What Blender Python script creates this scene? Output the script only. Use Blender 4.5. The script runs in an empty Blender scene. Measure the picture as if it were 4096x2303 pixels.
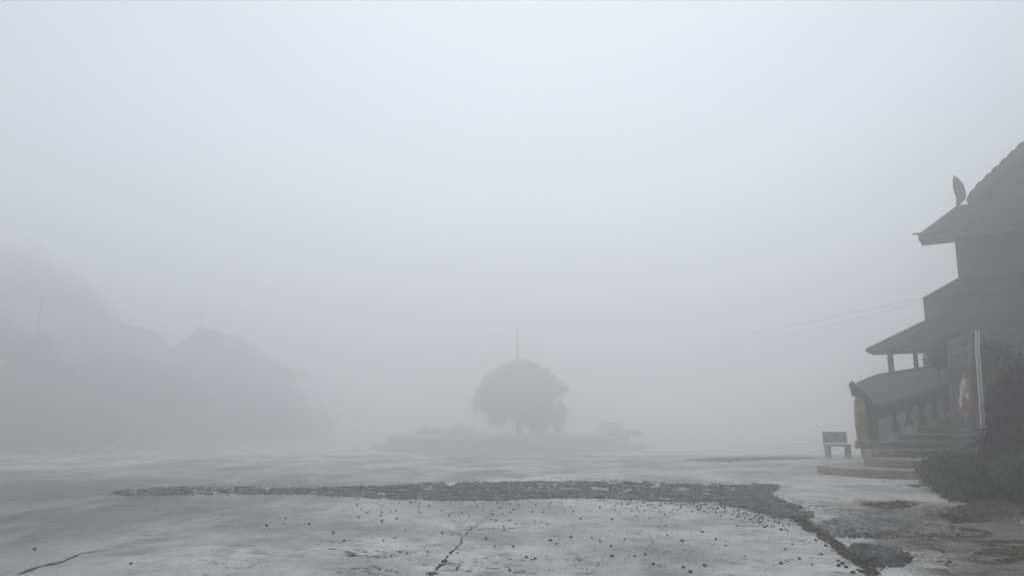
import bpy, math, random
import numpy as np
from mathutils import Vector, Matrix
R = math.radians
scene = bpy.context.scene
# ------------------------------------------------------------------ camera
H_EYE = 1.5
F_PX = 2958.0
PITCH = math.atan(498.5 / F_PX)
cd = bpy.data.cameras.new('camera'); cam = bpy.data.objects.new('camera', cd)
scene.collection.objects.link(cam); scene.camera = cam
cam.location = (0, 0, H_EYE); cam.rotation_euler = (R(90) + PITCH, 0, 0)
cd.sensor_width = 36; cd.lens = 36 * F_PX / 4096; cd.clip_start = 0.1; cd.clip_end = 1000
# ------------------------------------------------------------------ light
SUN_EL, SUN_AZ = R(58), R(4)          # azimuth measured from +Y (view direction) towards +X
w = bpy.data.worlds.new('World'); scene.world = w; w.use_nodes = True
nt = w.node_tree; nt.nodes.clear()
sky = nt.nodes.new('ShaderNodeTexSky'); sky.sky_type = 'NISHITA'; sky.sun_disc = False
sky.sun_elevation = SUN_EL; sky.sun_rotation = SUN_AZ
sky.air_density = 1.0; sky.dust_density = 1.2; sky.ozone_density = 1.0
hs = nt.nodes.new('ShaderNodeHueSaturation'); hs.inputs['Saturation'].default_value = 0.5
bg = nt.nodes.new('ShaderNodeBackground'); bg.inputs[1].default_value = 0.11
out = nt.nodes.new('ShaderNodeOutputWorld')
nt.links.new(sky.outputs[0], hs.inputs['Color']); tn = nt.nodes.new('ShaderNodeMix'); tn.data_type = 'RGBA'; tn.blend_type = 'MULTIPLY'; tn.inputs[0].default_value = 1; tn.inputs[7].default_value = (.985, 1.0, .965, 1); nt.links.new(hs.outputs[0], tn.inputs[6]); nt.links.new(tn.outputs[2], bg.inputs[0]); nt.links.new(bg.outputs[0], out.inputs[0])
sd = bpy.data.lights.new('sun', 'SUN'); sun = bpy.data.objects.new('sun', sd); scene.collection.objects.link(sun)
sd.energy = 0.7; sd.angle = R(120); sd.color = (1.0, 0.98, 0.95)
sdir = Vector((math.sin(SUN_AZ) * math.cos(SUN_EL), math.cos(SUN_AZ) * math.cos(SUN_EL), math.sin(SUN_EL)))
sun.rotation_euler = sdir.to_track_quat('Z', 'Y').to_euler()
scene.view_settings.view_transform = 'Standard'; scene.view_settings.look = 'None'
scene.view_settings.gamma = 1; scene.view_settings.exposure = 0.33
scene.cycles.volume_bounces = 20; scene.cycles.max_bounces = 28
scene.cycles.diffuse_bounces = 3; scene.cycles.glossy_bounces = 3
scene.cycles.use_denoising = True; scene.cycles.sample_clamp_indirect = 8
scene.cycles.use_adaptive_sampling = False
# ------------------------------------------------------------------ pixel -> place helpers (photo pixels, 4096 wide)
SP, CP = math.sin(PITCH), math.cos(PITCH)
def ray(px, py):
    u = (px - 2048) / F_PX; v = (1151.5 - py) / F_PX
    return Vector((u, CP - v * SP, SP + v * CP))
def at(px, py, D):
    d = ray(px, py); return Vector((0, 0, H_EYE)) + d * (D / d.y)
def gp(px, py, z=0.0):
    d = ray(px, py); return Vector((0, 0, H_EYE)) + d * ((z - H_EYE) / d.z)
rnd = random.Random(7)
rs = np.random.RandomState(11)
# ------------------------------------------------------------------ value noise for shaping geometry
_perm = rs.rand(64, 64)
def vnoise(x, y):
    x = np.asarray(x, float); y = np.asarray(y, float)
    xi = np.floor(x).astype(int); yi = np.floor(y).astype(int); fx = x - xi; fy = y - yi
    fx = fx * fx * (3 - 2 * fx); fy = fy * fy * (3 - 2 * fy)
    g = lambda a, b: _perm[a % 64, b % 64]
    return (g(xi, yi) * (1 - fx) + g(xi + 1, yi) * fx) * (1 - fy) + (g(xi, yi + 1) * (1 - fx) + g(xi + 1, yi + 1) * fx) * fy
def fbm(x, y, o=4):
    s = 0; a = .5; t = 0
    for k in range(o):
        s = s + a * vnoise(np.asarray(x) * 2 ** k + 17.3 * k, np.asarray(y) * 2 ** k + 9.1 * k); t += a; a *= .5
    return s / t
# ------------------------------------------------------------------ mesh helpers
class MB:
    def __init__(s): s.v = []; s.f = []
    def add(s, vs, fs):
        n = len(s.v); s.v += [Vector(v) for v in vs]; s.f += [tuple(i + n for i in f) for f in fs]; return s
    def box(s, c, size, rz=0, rx=0):
        M = Matrix.Rotation(rz, 3, 'Z') @ Matrix.Rotation(rx, 3, 'X'); c = Vector(c)
        h = [x / 2 for x in size]
        vs = [c + M @ Vector((sx * h[0], sy * h[1], sz * h[2])) for sz in (-1, 1) for sx, sy in ((-1, -1), (1, -1), (1, 1), (-1, 1))]
        return s.add(vs, [(3, 2, 1, 0), (4, 5, 6, 7), (0, 1, 5, 4), (1, 2, 6, 5), (2, 3, 7, 6), (3, 0, 4, 7)])
    def prism(s, poly, vec, wob=0):
        n = len(poly); vec = Vector(vec)
        vs = [Vector(p) for p in poly] + [Vector(p) + vec for p in poly]
        fs = [tuple(range(n))[::-1], tuple(range(n, 2 * n))] + [(i, (i + 1) % n, n + (i + 1) % n, n + i) for i in range(n)]
        return s.add(vs, fs)
    def tube(s, pts, rad, n=8, caps=True):
        pts = [Vector(p) for p in pts]
        if not hasattr(rad, '__len__'): rad = [rad] * len(pts)
        up0 = Vector((0, 0, 1)); vs = []; fs = []
        for i, p in enumerate(pts):
            t = (pts[min(i + 1, len(pts) - 1)] - pts[max(i - 1, 0)])
            t = t.normalized() if t.length > 1e-9 else up0
            a = t.cross(up0 if abs(t.z) < .95 else Vector((1, 0, 0))).normalized(); b = t.cross(a)
            for k in range(n):
                q = 2 * math.pi * k / n
                vs.append(p + (a * math.cos(q) + b * math.sin(q)) * rad[i])
        for i in range(len(pts) - 1):
            for k in range(n):
                fs.append((i * n + k, i * n + (k + 1) % n, (i + 1) * n + (k + 1) % n, (i + 1) * n + k))
        if caps:
            fs.append(tuple(range(n))[::-1]); fs.append(tuple(range((len(pts) - 1) * n, len(pts) * n)))
        return s.add(vs, fs)
    def lathe(s, c, prof, n=16, sx=1, sy=1):
        c = Vector(c); vs = []; fs = []
        for (r, z) in prof:
            for k in range(n):
                q = 2 * math.pi * k / n
                vs.append(c + Vector((r * sx * math.cos(q), r * sy * math.sin(q), z)))
        for i in range(len(prof) - 1):
            for k in range(n):
                fs.append((i * n + k, i * n + (k + 1) % n, (i + 1) * n + (k + 1) % n, (i + 1) * n + k))
        fs.append(tuple(range(n))[::-1]); fs.append(tuple(range((len(prof) - 1) * n, len(prof) * n)))
        return s.add(vs, fs)
def link(o): scene.collection.objects.link(o); return o
def tag(o, label=None, cat=None, group=None, kind=None):
    if label: o['label'] = label
    if cat: o['category'] = cat
    if group: o['group'] = group
    if kind: o['kind'] = kind
    return o
def build(name, mb, m, parent=None, loc=None, smooth=False, bevel=0, rel=True):
    """one mesh object; vertices are given in world space unless rel=False (then in the parent's own space)"""
    if parent is not None:
        off = Vector((0, 0, 0)); q = parent
        while rel and q is not None: off = off + q.location; q = q.parent
        pos = Vector((0, 0, 0))
    else:
        pos = Vector(loc) if loc is not None else Vector((0, 0, 0)); off = pos if rel else Vector((0, 0, 0))
    if isinstance(mb, MB): V = [tuple(v - off) for v in mb.v]; Fc = mb.f
    else:
        V = (np.asarray(mb[0]) - np.array(off)).tolist(); Fc = mb[1]
    me = bpy.data.meshes.new(name); me.from_pydata(V, [], Fc if isinstance(Fc, list) else Fc.tolist()); me.update()
    me.materials.append(m)
    if smooth: me.polygons.foreach_set('use_smooth', [True] * len(me.polygons))
    o = link(bpy.data.objects.new(name, me)); o.location = pos
    if parent is not None: o.parent = parent
    if bevel:
        b = o.modifiers.new('bevel', 'BEVEL'); b.width = bevel; b.segments = 2; b.limit_method = 'ANGLE'
    return o
def thing(name, loc, label, cat, group=None, rz=0):
    o = link(bpy.data.objects.new(name, None)); o.location = loc; o.rotation_euler = (0, 0, rz); o.empty_display_size = .3
    return tag(o, label, cat, group)
# ------------------------------------------------------------------ materials
def nodes(name):
    m = bpy.data.materials.new(name); m.use_nodes = True; t = m.node_tree; b = t.nodes['Principled BSDF']
    def N(ty, **k):
        n = t.nodes.new(ty)
        for a, v in k.items(): setattr(n, a, v)
        return n
    return m, t, b, N
def mat(name, c1, c2=None, rough=.8, scale=6, bump=.25, island=False, spec=.3, detail=6, metallic=0, sheen=0, stretch=(1, 1, 1)):
    m, t, b, N = nodes(name); L = t.links.new
    c2 = c2 or tuple(x * .7 for x in c1)
    tc = N('ShaderNodeTexCoord'); mp = N('ShaderNodeMapping'); mp.inputs['Scale'].default_value = stretch
    no = N('ShaderNodeTexNoise'); no.inputs['Scale'].default_value = scale; no.inputs['Detail'].default_value = detail; no.inputs['Roughness'].default_value = .62
    L(tc.outputs['Object'], mp.inputs[0]); L(mp.outputs[0], no.inputs['Vector'])
    cr = N('ShaderNodeValToRGB'); cr.color_ramp.elements[0].position = .32; cr.color_ramp.elements[1].position = .68
    cr.color_ramp.elements[0].color = (*c2, 1); cr.color_ramp.elements[1].color = (*c1, 1)
    if island:
        g = N('ShaderNodeNewGeometry'); mx = N('ShaderNodeMath', operation='MULTIPLY_ADD'); mx.inputs[1].default_value = .6
        ad = N('ShaderNodeMath', operation='MULTIPLY'); ad.inputs[1].default_value = .45
        L(no.outputs[0], ad.inputs[0]); L(g.outputs['Random Per Island'], mx.inputs[0]); L(ad.outputs[0], mx.inputs[2]); L(mx.outputs[0], cr.inputs[0])
    else: L(no.outputs[0], cr.inputs[0])
    L(cr.outputs[0], b.inputs['Base Color'])
    b.inputs['Roughness'].default_value = rough; b.inputs['Specular IOR Level'].default_value = spec; b.inputs['Metallic'].default_value = metallic
    if bump:
        bp = N('ShaderNodeBump'); bp.inputs['Strength'].default_value = bump; bp.inputs['Distance'].default_value = .02
        L(no.outputs[0], bp.inputs['Height']); L(bp.outputs[0], b.inputs['Normal'])
    return m
def concrete_material():
    m, t, b, N = nodes('wet_concrete'); L = t.links.new
    tc = N('ShaderNodeTexCoord'); sep = N('ShaderNodeSeparateXYZ'); L(tc.outputs['Object'], sep.inputs[0])
    def noise(scale, detail=5, rough=.6, st=(1, 1, 1), off=0, dist=0):
        mp = N('ShaderNodeMapping'); mp.inputs['Scale'].default_value = st; mp.inputs['Location'].default_value = (off, off * .7, 0)
        n = N('ShaderNodeTexNoise'); n.inputs['Scale'].default_value = scale; n.inputs['Detail'].default_value = detail; n.inputs['Roughness'].default_value = rough
        n.inputs['Distortion'].default_value = dist
        L(tc.outputs['Object'], mp.inputs[0]); L(mp.outputs[0], n.inputs['Vector']); return n.outputs[0]
    def mr(x, a, bb, c=0, d=1, smooth=True):
        if a > bb: a, bb, c, d = bb, a, d, c
        n = N('ShaderNodeMapRange', interpolation_type='SMOOTHSTEP' if smooth else 'LINEAR'); n.clamp = True
        n.inputs[1].default_value = a; n.inputs[2].default_value = bb; n.inputs[3].default_value = c; n.inputs[4].default_value = d
        L(x, n.inputs[0]); return n.outputs[0]
    def mth(op, x, y):
        n = N('ShaderNodeMath', operation=op)
        for i, q in enumerate((x, y)):
            if isinstance(q, (int, float)): n.inputs[i].default_value = q
            else: L(q, n.inputs[i])
        return n.outputs[0]
    def mix(f, a, c):
        n = N('ShaderNodeMix', data_type='RGBA'); 
        if isinstance(f, (int, float)): n.inputs[0].default_value = f
        else: L(f, n.inputs[0])
        for i, q in ((6, a), (7, c)):
            if isinstance(q, tuple): n.inputs[i].default_value = (*q, 1)
            else: L(q, n.inputs[i])
        return n.outputs[2]
    X, Y = sep.outputs[0], sep.outputs[1]
    base = mix(mr(noise(.45, 7, .62), .35, .65), (.32, .312, .29), (.72, .705, .67))
    base = mix(mr(noise(2.4, 8, .7, (1, .9, 1), 5), .45, .68, 0, .7), base, (.20, .195, .185))
    base = mix(mr(noise(60, 4, .7, (1, 1, 1), 2), .4, .7, 0, .25), base, (.22, .217, .21))
    jl = mth('ADD', X, mth('MULTIPLY', Y, -.19))       # dimness of the left side, painted into the colour about the long oblique joint
    left_dim = mr(mth('ADD', jl, mth('MULTIPLY', mth('SUBTRACT', noise(.25, 5, .6, (1, 1, 1), 90), .5), 3)), -3.0, -9.5)
    base = mix(mth('MULTIPLY', left_dim, mth('MULTIPLY', mr(Y, 24, 13), .95)), base, (.15, .152, .14))
    # grime pits in patches
    pits = mth('MULTIPLY', mr(noise(15, 6, .8, (1, .8, 1), 3), .57, .63), mr(noise(.8, 4, .6, (1, 1, 1), 8), .48, .62))
    base = mix(mth('MULTIPLY', pits, .9), base, (.05, .048, .043))
    scuff = mth('MULTIPLY', mr(noise(6, 7, .72, (.5, 2.6, 1), 31), .615, .64), mr(noise(.5, 4, .6, (1, 1, 1), 40), .46, .6))
    base = mix(mth('MULTIPLY', scuff, .85), base, (.075, .072, .066))
    # cracked, crazed concrete towards the right-hand edge
    wob = mth('MULTIPLY', mth('SUBTRACT', noise(.9, 5, .65, (1, 1, 1), 12), .5), 2.6)
    mx = mth('MULTIPLY', mr(mth('ADD', X, wob), 3.7, 4.2), mr(mth('ADD', Y, wob), 14.2, 13.0))
    mx = mth('MULTIPLY', mx, mr(mth('ADD', X, mth('ADD', wob, mth('MULTIPLY', Y, .0))), 7.6, 6.6))
    vo = N('ShaderNodeTexVoronoi', feature='DISTANCE_TO_EDGE'); vo.inputs['Scale'].default_value = 3.4; vo.inputs['Randomness'].default_value = 1
    dv = N('ShaderNodeMix', data_type='VECTOR'); dv.inputs[0].default_value = .09
    nv = N('ShaderNodeTexNoise'); nv.inputs['Scale'].default_value = 6; L(tc.outputs['Object'], nv.inputs['Vector'])
    L(tc.outputs['Object'], dv.inputs[4]); L(nv.outputs['Color'], dv.inputs[5]); L(dv.outputs[1], vo.inputs['Vector'])
    crk = mth('MULTIPLY', mr(vo.outputs['Distance'], .07, .01), mth('MULTIPLY', mx, mr(noise(2.2, 3, .6, (1, 1, 1), 77), .38, .55)))
    base = mix(mth('MULTIPLY', crk, .95), base, (.035, .032, .027))
    # brown washed-in earth at the right edge
    dx = mr(mth('ADD', mth('ADD', X, mth('MULTIPLY', Y, -.18)), wob), 2.3, 3.5)
    earth = mth('MULTIPLY', dx, mr(mth('ADD', Y, mth('MULTIPLY', wob, 1.3)), 13.4, 11.6))
    em = mix(mr(noise(3.5, 8, .72, (.7, 1.6, 1), 50), .38, .6), (.028, .025, .020), (.17, .142, .105))
    base = mix(mth('MULTIPLY', earth, mr(noise(1.4, 7, .7, (1, 1, 1), 61), .25, .5)), base, em)
    wet = mth('MULTIPLY', mr(noise(.55, 6, .65, (1.3, .45, 1), 20), .44, .60), mr(Y, 26, 15, .35, 1))
    wet2 = mr(noise(3, 6, .7, (.6, 2.2, 1), 25), .3, .75)
    rough = mth('ADD', mth('MULTIPLY', wet, -.36), mth('ADD', mth('MULTIPLY', wet2, .22), .66))
    base = mix(mth('MULTIPLY', wet, .30), base, (.20, .20, .195))
    rough = mth('ADD', rough, mth('MULTIPLY', earth, .25))
    L(base, b.inputs['Base Color']); L(rough, b.inputs['Roughness']); L(mth('ADD', .22, mth('MULTIPLY', wet, .24)), b.inputs['Specular IOR Level'])
    hgt = mth('ADD', mth('MULTIPLY', noise(2.5, 8, .6, (1, 1.8, 1), 9), .6), mth('MULTIPLY', mth('ADD', pits, crk), -.35))
    hgt = mth('ADD', hgt, mth('MULTIPLY', noise(45, 4, .7), .10))
    bp = N('ShaderNodeBump'); bp.inputs['Strength'].default_value = .45; bp.inputs['Distance'].default_value = .03
    L(hgt, bp.inputs['Height']); L(bp.outputs[0], b.inputs['Normal'])
    return m
def asphalt_material(k=1.0):
    m, t, b, N = nodes('old_asphalt'); L = t.links.new
    tc = N('ShaderNodeTexCoord')
    vo = N('ShaderNodeTexVoronoi'); vo.inputs['Scale'].default_value = 17; L(tc.outputs['Object'], vo.inputs['Vector'])
    no = N('ShaderNodeTexNoise'); no.inputs['Scale'].default_value = 3; no.inputs['Detail'].default_value = 8; no.inputs['Roughness'].default_value = .7; L(tc.outputs['Object'], no.inputs['Vector'])
    cr = N('ShaderNodeValToRGB'); cr.color_ramp.elements[0].position = .3; cr.color_ramp.elements[1].position = .7
    cr.color_ramp.elements[0].color = (.028 * k, .028 * k, .026 * k, 1); cr.color_ramp.elements[1].color = (.16 * k, .157 * k, .15 * k, 1)
    L(no.outputs[0], cr.inputs[0])
    mx = N('ShaderNodeMix', data_type='RGBA', blend_type='MULTIPLY'); mx.inputs[0].default_value = .95
    L(cr.outputs[0], mx.inputs[6]); cr2 = N('ShaderNodeValToRGB'); cr2.color_ramp.elements[0].color = (.12, .12, .12, 1); cr2.color_ramp.elements[1].color = (1.9, 1.9, 1.9, 1)
    L(vo.outputs['Color'], cr2.inputs[0]); L(cr2.outputs[0], mx.inputs[7]); L(mx.outputs[2], b.inputs['Base Color'])
    b.inputs['Roughness'].default_value = .8; b.inputs['Specular IOR Level'].default_value = .2
    bp = N('ShaderNodeBump'); bp.inputs['Strength'].default_value = .7; bp.inputs['Distance'].default_value = .012
    L(vo.outputs['Distance'], bp.inputs['Height']); L(bp.outputs[0], b.inputs['Normal'])
    return m
M = dict(
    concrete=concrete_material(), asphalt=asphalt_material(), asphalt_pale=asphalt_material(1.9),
    earth=mat('damp_earth', (.11, .10, .075), (.05, .06, .03), .95, 1.2),
    gravelly=mat('pale_gravelly_ground', (.42, .40, .36), (.28, .27, .23), .9, 1.2),
    dark=mat('crack_grime', (.03, .028, .022), (.015, .014, .012), .9, 12),
    moss=mat('moss_and_grit', (.085, .075, .03), (.022, .022, .014), .95, 9, .8),
    stone=mat('loose_stone', (.055, .054, .052), (.022, .022, .021), .7, 14, .4),
    kerb=mat('weathered_cement', (.38, .35, .27), (.20, .18, .135), .6, 2.2, .3),
    rail=mat('mossy_dark_render', (.075, .08, .06), (.03, .032, .028), .85, 4, .5),
    naga=mat('dark_glazed_mosaic', (.06, .058, .055), (.025, .026, .03), .6, 18, .6),
    gold=mat('faded_yellow_paint', (.38, .34, .18), (.18, .165, .10), .7, 5, .3),
    wall=mat('grey_render', (.16, .15, .14), (.09, .085, .08), .85, 1.5),
    terrace=mat('stained_pale_render', (.25, .23, .21), (.13, .12, .11), .85, .9),
    wall2=mat('brown_render', (.15, .125, .115), (.085, .075, .07), .85, 1.2),
    rooftile=mat('dark_roof_tile', (.085, .065, .058), (.04, .034, .032), .8, 3),
    trim=mat('roof_trim', (.14, .10, .085), (.07, .05, .045), .75, 6),
    wood=mat('dark_wood', (.07, .055, .04), (.03, .025, .02), .8, 8, stretch=(1, 1, 6)),
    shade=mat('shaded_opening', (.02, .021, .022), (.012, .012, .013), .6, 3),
    bark=mat('bark', (.10, .085, .065), (.045, .038, .03), .95, 8, .6, stretch=(1, 1, .3)),
    leaf_tree=mat('drooping_leaf', (.42, .36, .11), (.18, .17, .05), .7, 1, 0, island=True),
    leaf_dark=mat('dark_leaf', (.075, .088, .035), (.008, .012, .006), .6, 1, 0, island=True),
    leaf_mid=mat('mid_leaf', (.06, .085, .03), (.02, .03, .012), .6, 1, 0, island=True),
    leaf_red=mat('maroon_leaf', (.085, .02, .018), (.014, .009, .010), .55, 1, 0, island=True),
    leaf_grass=mat('grass_blade', (.14, .26, .05), (.04, .09, .02), .7, 1, 0, island=True),
    leaf_hill=mat('hill_leaf', (.05, .065, .03), (.018, .024, .012), .8, 1, 0, island=True),
    straw=mat('dry_straw', (.26, .20, .11), (.09, .07, .035), .9, 1, 0, island=True),
    litter=mat('white_litter', (.75, .78, .78), (.55, .58, .58), .5, 5, .1),
    cloth=mat('black_vinyl', (.060, .062, .070), (.038, .040, .048), .42, 2, .1, spec=.5),
    white=mat('white_vinyl', (.72, .74, .74), (.60, .62, .62), .5, 8, .1),
    cream=mat('print_cream', (.45, .41, .22), (.30, .27, .16), .5, 12, 0),
    greyink=mat('print_grey', (.19, .19, .21), (.12, .12, .135), .5, 12, 0),
    orange=mat('print_orange', (.40, .25, .13), (.22, .13, .07), .5, 20, 0),
    red=mat('print_red', (.30, .075, .07), (.20, .05, .05), .5, 14, 0),
    paleprint=mat('print_white', (.72, .74, .80), (.45, .47, .52), .5, 10, 0),
    batten=mat('timber_batten', (.22, .14, .09), (.12, .08, .05), .8, 10),
    rope_dark=mat('dark_rope', (.02, .02, .02), None, .9, 30), rope_pale=mat('pale_rope', (.42, .40, .33), None, .9, 30),
    wire=mat('cable', (.02, .02, .02), None, .7, 4), pole=mat('pole_concrete', (.16, .155, .15), None, .85, 4),
    tile_green=mat('tile_green', (.13, .16, .12), (.08, .10, .075), .5, 5), tile_cream=mat('tile_cream', (.36, .31, .20), (.24, .21, .14), .5, 5),
    tile_red=mat('tile_red', (.17, .125, .115), (.12, .09, .085), .5, 5), tile_grey=mat('tile_grey', (.15, .155, .165), (.10, .10, .11), .5, 5),
)
# ------------------------------------------------------------------ ground sheet
def ground_z(x, y):
    """level plaza; fall beyond the steps is made up, setting far things deeper in fog"""
    t = np.clip(np.asarray(y, float) - 24, 0, 48); return -.0542 * (t - 3 * (1 - np.exp(-t / 3)))
def grid(x0, x1, nx, ys, zf):
    xs = np.linspace(x0, x1, nx); XX, YY = np.meshgrid(xs, ys); ZZ = zf(XX, YY)
    V = np.stack([XX.ravel(), YY.ravel(), ZZ.ravel()], 1); ny = len(ys)
    i = np.arange((ny - 1) * nx).reshape(ny - 1, nx)[:, :-1].ravel()
    return V, np.stack([i, i + 1, i + nx + 1, i + nx], 1)
ys = np.concatenate([np.linspace(-60, 20, 9), np.linspace(21, 80, 60), np.linspace(90, 180, 8)])
g = build('ground', grid(-160, 160, 33, ys, lambda x, y: ground_z(x, y) - .012), M['gravelly']); g['kind'] = 'structure'
ys = np.concatenate([np.linspace(-20, 20, 9), np.linspace(21, 80, 60), np.linspace(88, 130, 8)])
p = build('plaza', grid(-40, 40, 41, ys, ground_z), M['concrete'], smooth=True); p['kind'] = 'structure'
# ------------------------------------------------------------------ irregular slabs and strips lying on the concrete
def inside(px, py, poly):
    x, y = px, py; c = np.zeros(x.shape, bool); n = len(poly)
    for i in range(n):
        x1, y1 = poly[i]; x2, y2 = poly[(i + 1) % n]
        if y1 == y2: continue
        k = ((y1 > y) != (y2 > y)) & (x < (x2 - x1) * (y - y1) / (y2 - y1) + x1); c ^= k
    return c
def edgedist(px, py, poly):
    d = np.full(px.shape, 1e9); n = len(poly)
    for i in range(n):
        x1, y1 = poly[i]; x2, y2 = poly[(i + 1) % n]; vx, vy = x2 - x1, y2 - y1; l = vx * vx + vy * vy + 1e-12
        t = np.clip(((px - x1) * vx + (py - y1) * vy) / l, 0, 1)
        d = np.minimum(d, np.hypot(px - x1 - t * vx, py - y1 - t * vy))
    return d
def outline_crumbs(pix, n, out_, spread=9, r0=.005, r1=.018):
    P = list(zip(pix, pix[1:] + pix[:1])); L_ = [math.hypot(b[0] - a[0], b[1] - a[1]) for a, b in P]
    for k in range(n):
        a, b = rnd.choices(P, L_)[0]; f = rnd.random(); out_.append((a[0] + (b[0] - a[0]) * f + rnd.gauss(0, spread), a[1] + (b[1] - a[1]) * f + rnd.gauss(0, spread * .35), rnd.uniform(r0, r1)))
crumbs = []
def slab(name, pix, m, h=.035, step=.04, rag=.16, rough=.012, holes=0, seed=0, kind='structure', bias=0):
    poly = [tuple(gp(x, y))[:2] for x, y in pix]
    if 'asphalt' in name: outline_crumbs(pix, 700 if 'strip' in name else 260, crumbs, 16 if 'strip' in name else 9)
    xs = np.arange(min(p[0] for p in poly) - .3, max(p[0] for p in poly) + .3, step); ysl = np.arange(min(p[1] for p in poly) - .3, max(p[1] for p in poly) + .3, step)
    X, Y = np.meshgrid(xs, ysl)
    sd = np.where(inside(X, Y, poly), 1, -1) * edgedist(X, Y, poly)
    sd = sd + (fbm(X * 3 + seed, Y * 3, 5) - .5) * rag * 2 + (fbm(X * 11 + seed, Y * 11, 4) - .5) * rag * 1.3 + bias
    if holes: sd = np.minimum(sd, (fbm(X * 2.4 + seed * 3, Y * 4.5 + 5, 5) - holes - .06 * vnoise(X * .5, Y * .1)) * .8 + .03 + np.clip((np.maximum(sd, 0)) * 0, 0, 1))
    if 'strip' in name and 'asphalt' in name:               # the far edge breaks up into loose crumbs
        f_ = np.clip((Y - 13.9) / 2.6, 0, 1) + np.clip((-2.5 - X) / 8, 0, .35)
        sd = np.minimum(sd, (fbm(X * 5.5, Y * 7.5, 4) - .33 - .17 * f_) * .7)
    z = np.clip(sd / .06, 0, 1); z = h * z * z * (3 - 2 * z) + (fbm(X * 5 + 3, Y * 5 + seed, 5) - .5) * rough * 3.4 * np.clip(sd / .05, 0, 1) + (rs.rand(*X.shape) - .5) * rough
    z = np.where(sd > -.012, np.maximum(z, .004), -.004)
    keep = sd > -step * 1.1
    ny, nx = X.shape
    idx = np.arange(ny * nx).reshape(ny, nx)
    kf = keep[:-1, :-1] & keep[1:, :-1] & keep[:-1, 1:] & keep[1:, 1:]
    F = np.stack([idx[:-1, :-1][kf], idx[:-1, 1:][kf], idx[1:, 1:][kf], idx[1:, :-1][kf]], 1)
    used = np.unique(F); rem = np.full(ny * nx, -1); rem[used] = np.arange(len(used))
    V = np.stack([X.ravel()[used], Y.ravel()[used], (z.ravel() + ground_z(0, Y.ravel()))[used]], 1)
    o = build(name, (V, rem[F]), m); o['kind'] = kind; return o
Z6 = lambda x, y: (1600 + x * .66, 1850 + y * .66)
Z8 = lambda x, y: (x * .66, 1850 + y * .66)
Z4 = lambda x, y: (3200 + x * .3478, 1850 + y * .3478)
big = [Z8(640, 185), Z8(750, 197), Z8(1100, 195), Z8(1500, 190), Z8(1850, 190), Z8(2100, 205), Z8(2400, 222), Z6(0, 224), Z6(400, 230), Z6(640, 228), Z6(850, 215), Z6(1150, 213),
       Z6(1450, 230), Z6(1700, 233), Z6(1900, 238), Z6(2000, 262), Z6(2200, 305), Z6(2330, 345), Z6(2480, 330), Z6(2490, 285), Z6(2300, 225), Z6(2230, 190), Z6(2290, 140), Z6(2100, 130),
       Z6(1800, 133), Z6(1400, 118), Z6(1100, 112), Z6(600, 122), Z6(200, 122), Z6(0, 138), Z8(1900, 158), Z8(1400, 148), Z8(1000, 153), Z8(700, 175)]
slab('asphalt_strip', big, M['asphalt'], h=.035, step=.032, rag=.12, bias=.05, rough=.012, holes=.385, seed=3)
slab('asphalt_patch', [Z4(*q) for q in ((180, 760), (280, 690), (520, 655), (830, 640), (1100, 648), (1420, 645), (1500, 690), (1690, 710), (1740, 770), (1720, 800), (1850, 832), (1600, 858), (1200, 850), (850, 865), (500, 850), (330, 825))], M['asphalt_pale'], h=.06, step=.022, rag=.13, rough=.018, seed=9)
slab('asphalt_patch', [Z4(*q) for q in ((470, 1020), (600, 1008), (1050, 1008), (1100, 1000), (1180, 1020), (1280, 1070), (1230, 1120), (1200, 1170), (1080, 1195), (830, 1190), (680, 1140), (520, 1070))], M['asphalt'], h=.075, step=.018, rag=.12, rough=.02, seed=21)
slab('asphalt_patch', [(2740, 1838), (2900, 1826), (3100, 1818), (3245, 1822), (3250, 1832), (3100, 1838), (2900, 1846)], M['asphalt_pale'], h=.006, step=.07, rag=.25, seed=30)
slab('moss_strip', [Z4(*q) for q in ((-60, 560), (40, 640), (200, 740), (360, 850), (470, 930), (560, 1020), (700, 1130), (860, 1230), (960, 1290), (820, 1310), (640, 1170), (450, 1040), (340, 930), (180, 830), (40, 760), (-80, 660))], M['moss'], h=.035, step=.02, rag=.07, rough=.022, seed=5, holes=.30)
slab('soil', [Z4(*q) for q in ((720, 480), (900, 460), (1100, 450), (1300, 465), (1340, 490), (1200, 520), (1000, 525), (820, 510))], M['moss'], h=.02, step=.025, rag=.09, rough=.02, seed=8)
slab('earth_bank', [Z4(*q) for q in ((1650, 640), (1700, 560), (1900, 500), (2200, 480), (2700, 500), (2700, 600), (2300, 620), (2100, 680), (1800, 690))], M['moss'], h=.07, step=.03, rag=.12, rough=.03, seed=14)
slab('earth_bank', [Z4(*q) for q in ((1780, 740), (2000, 760), (2200, 840), (2400, 900), (2700, 860), (2700, 1150), (2300, 1120), (2000, 1000), (1950, 900), (1700, 860))], M['moss'], h=.012, step=.03, rag=.35, rough=.015, seed=44, holes=.45)
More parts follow.
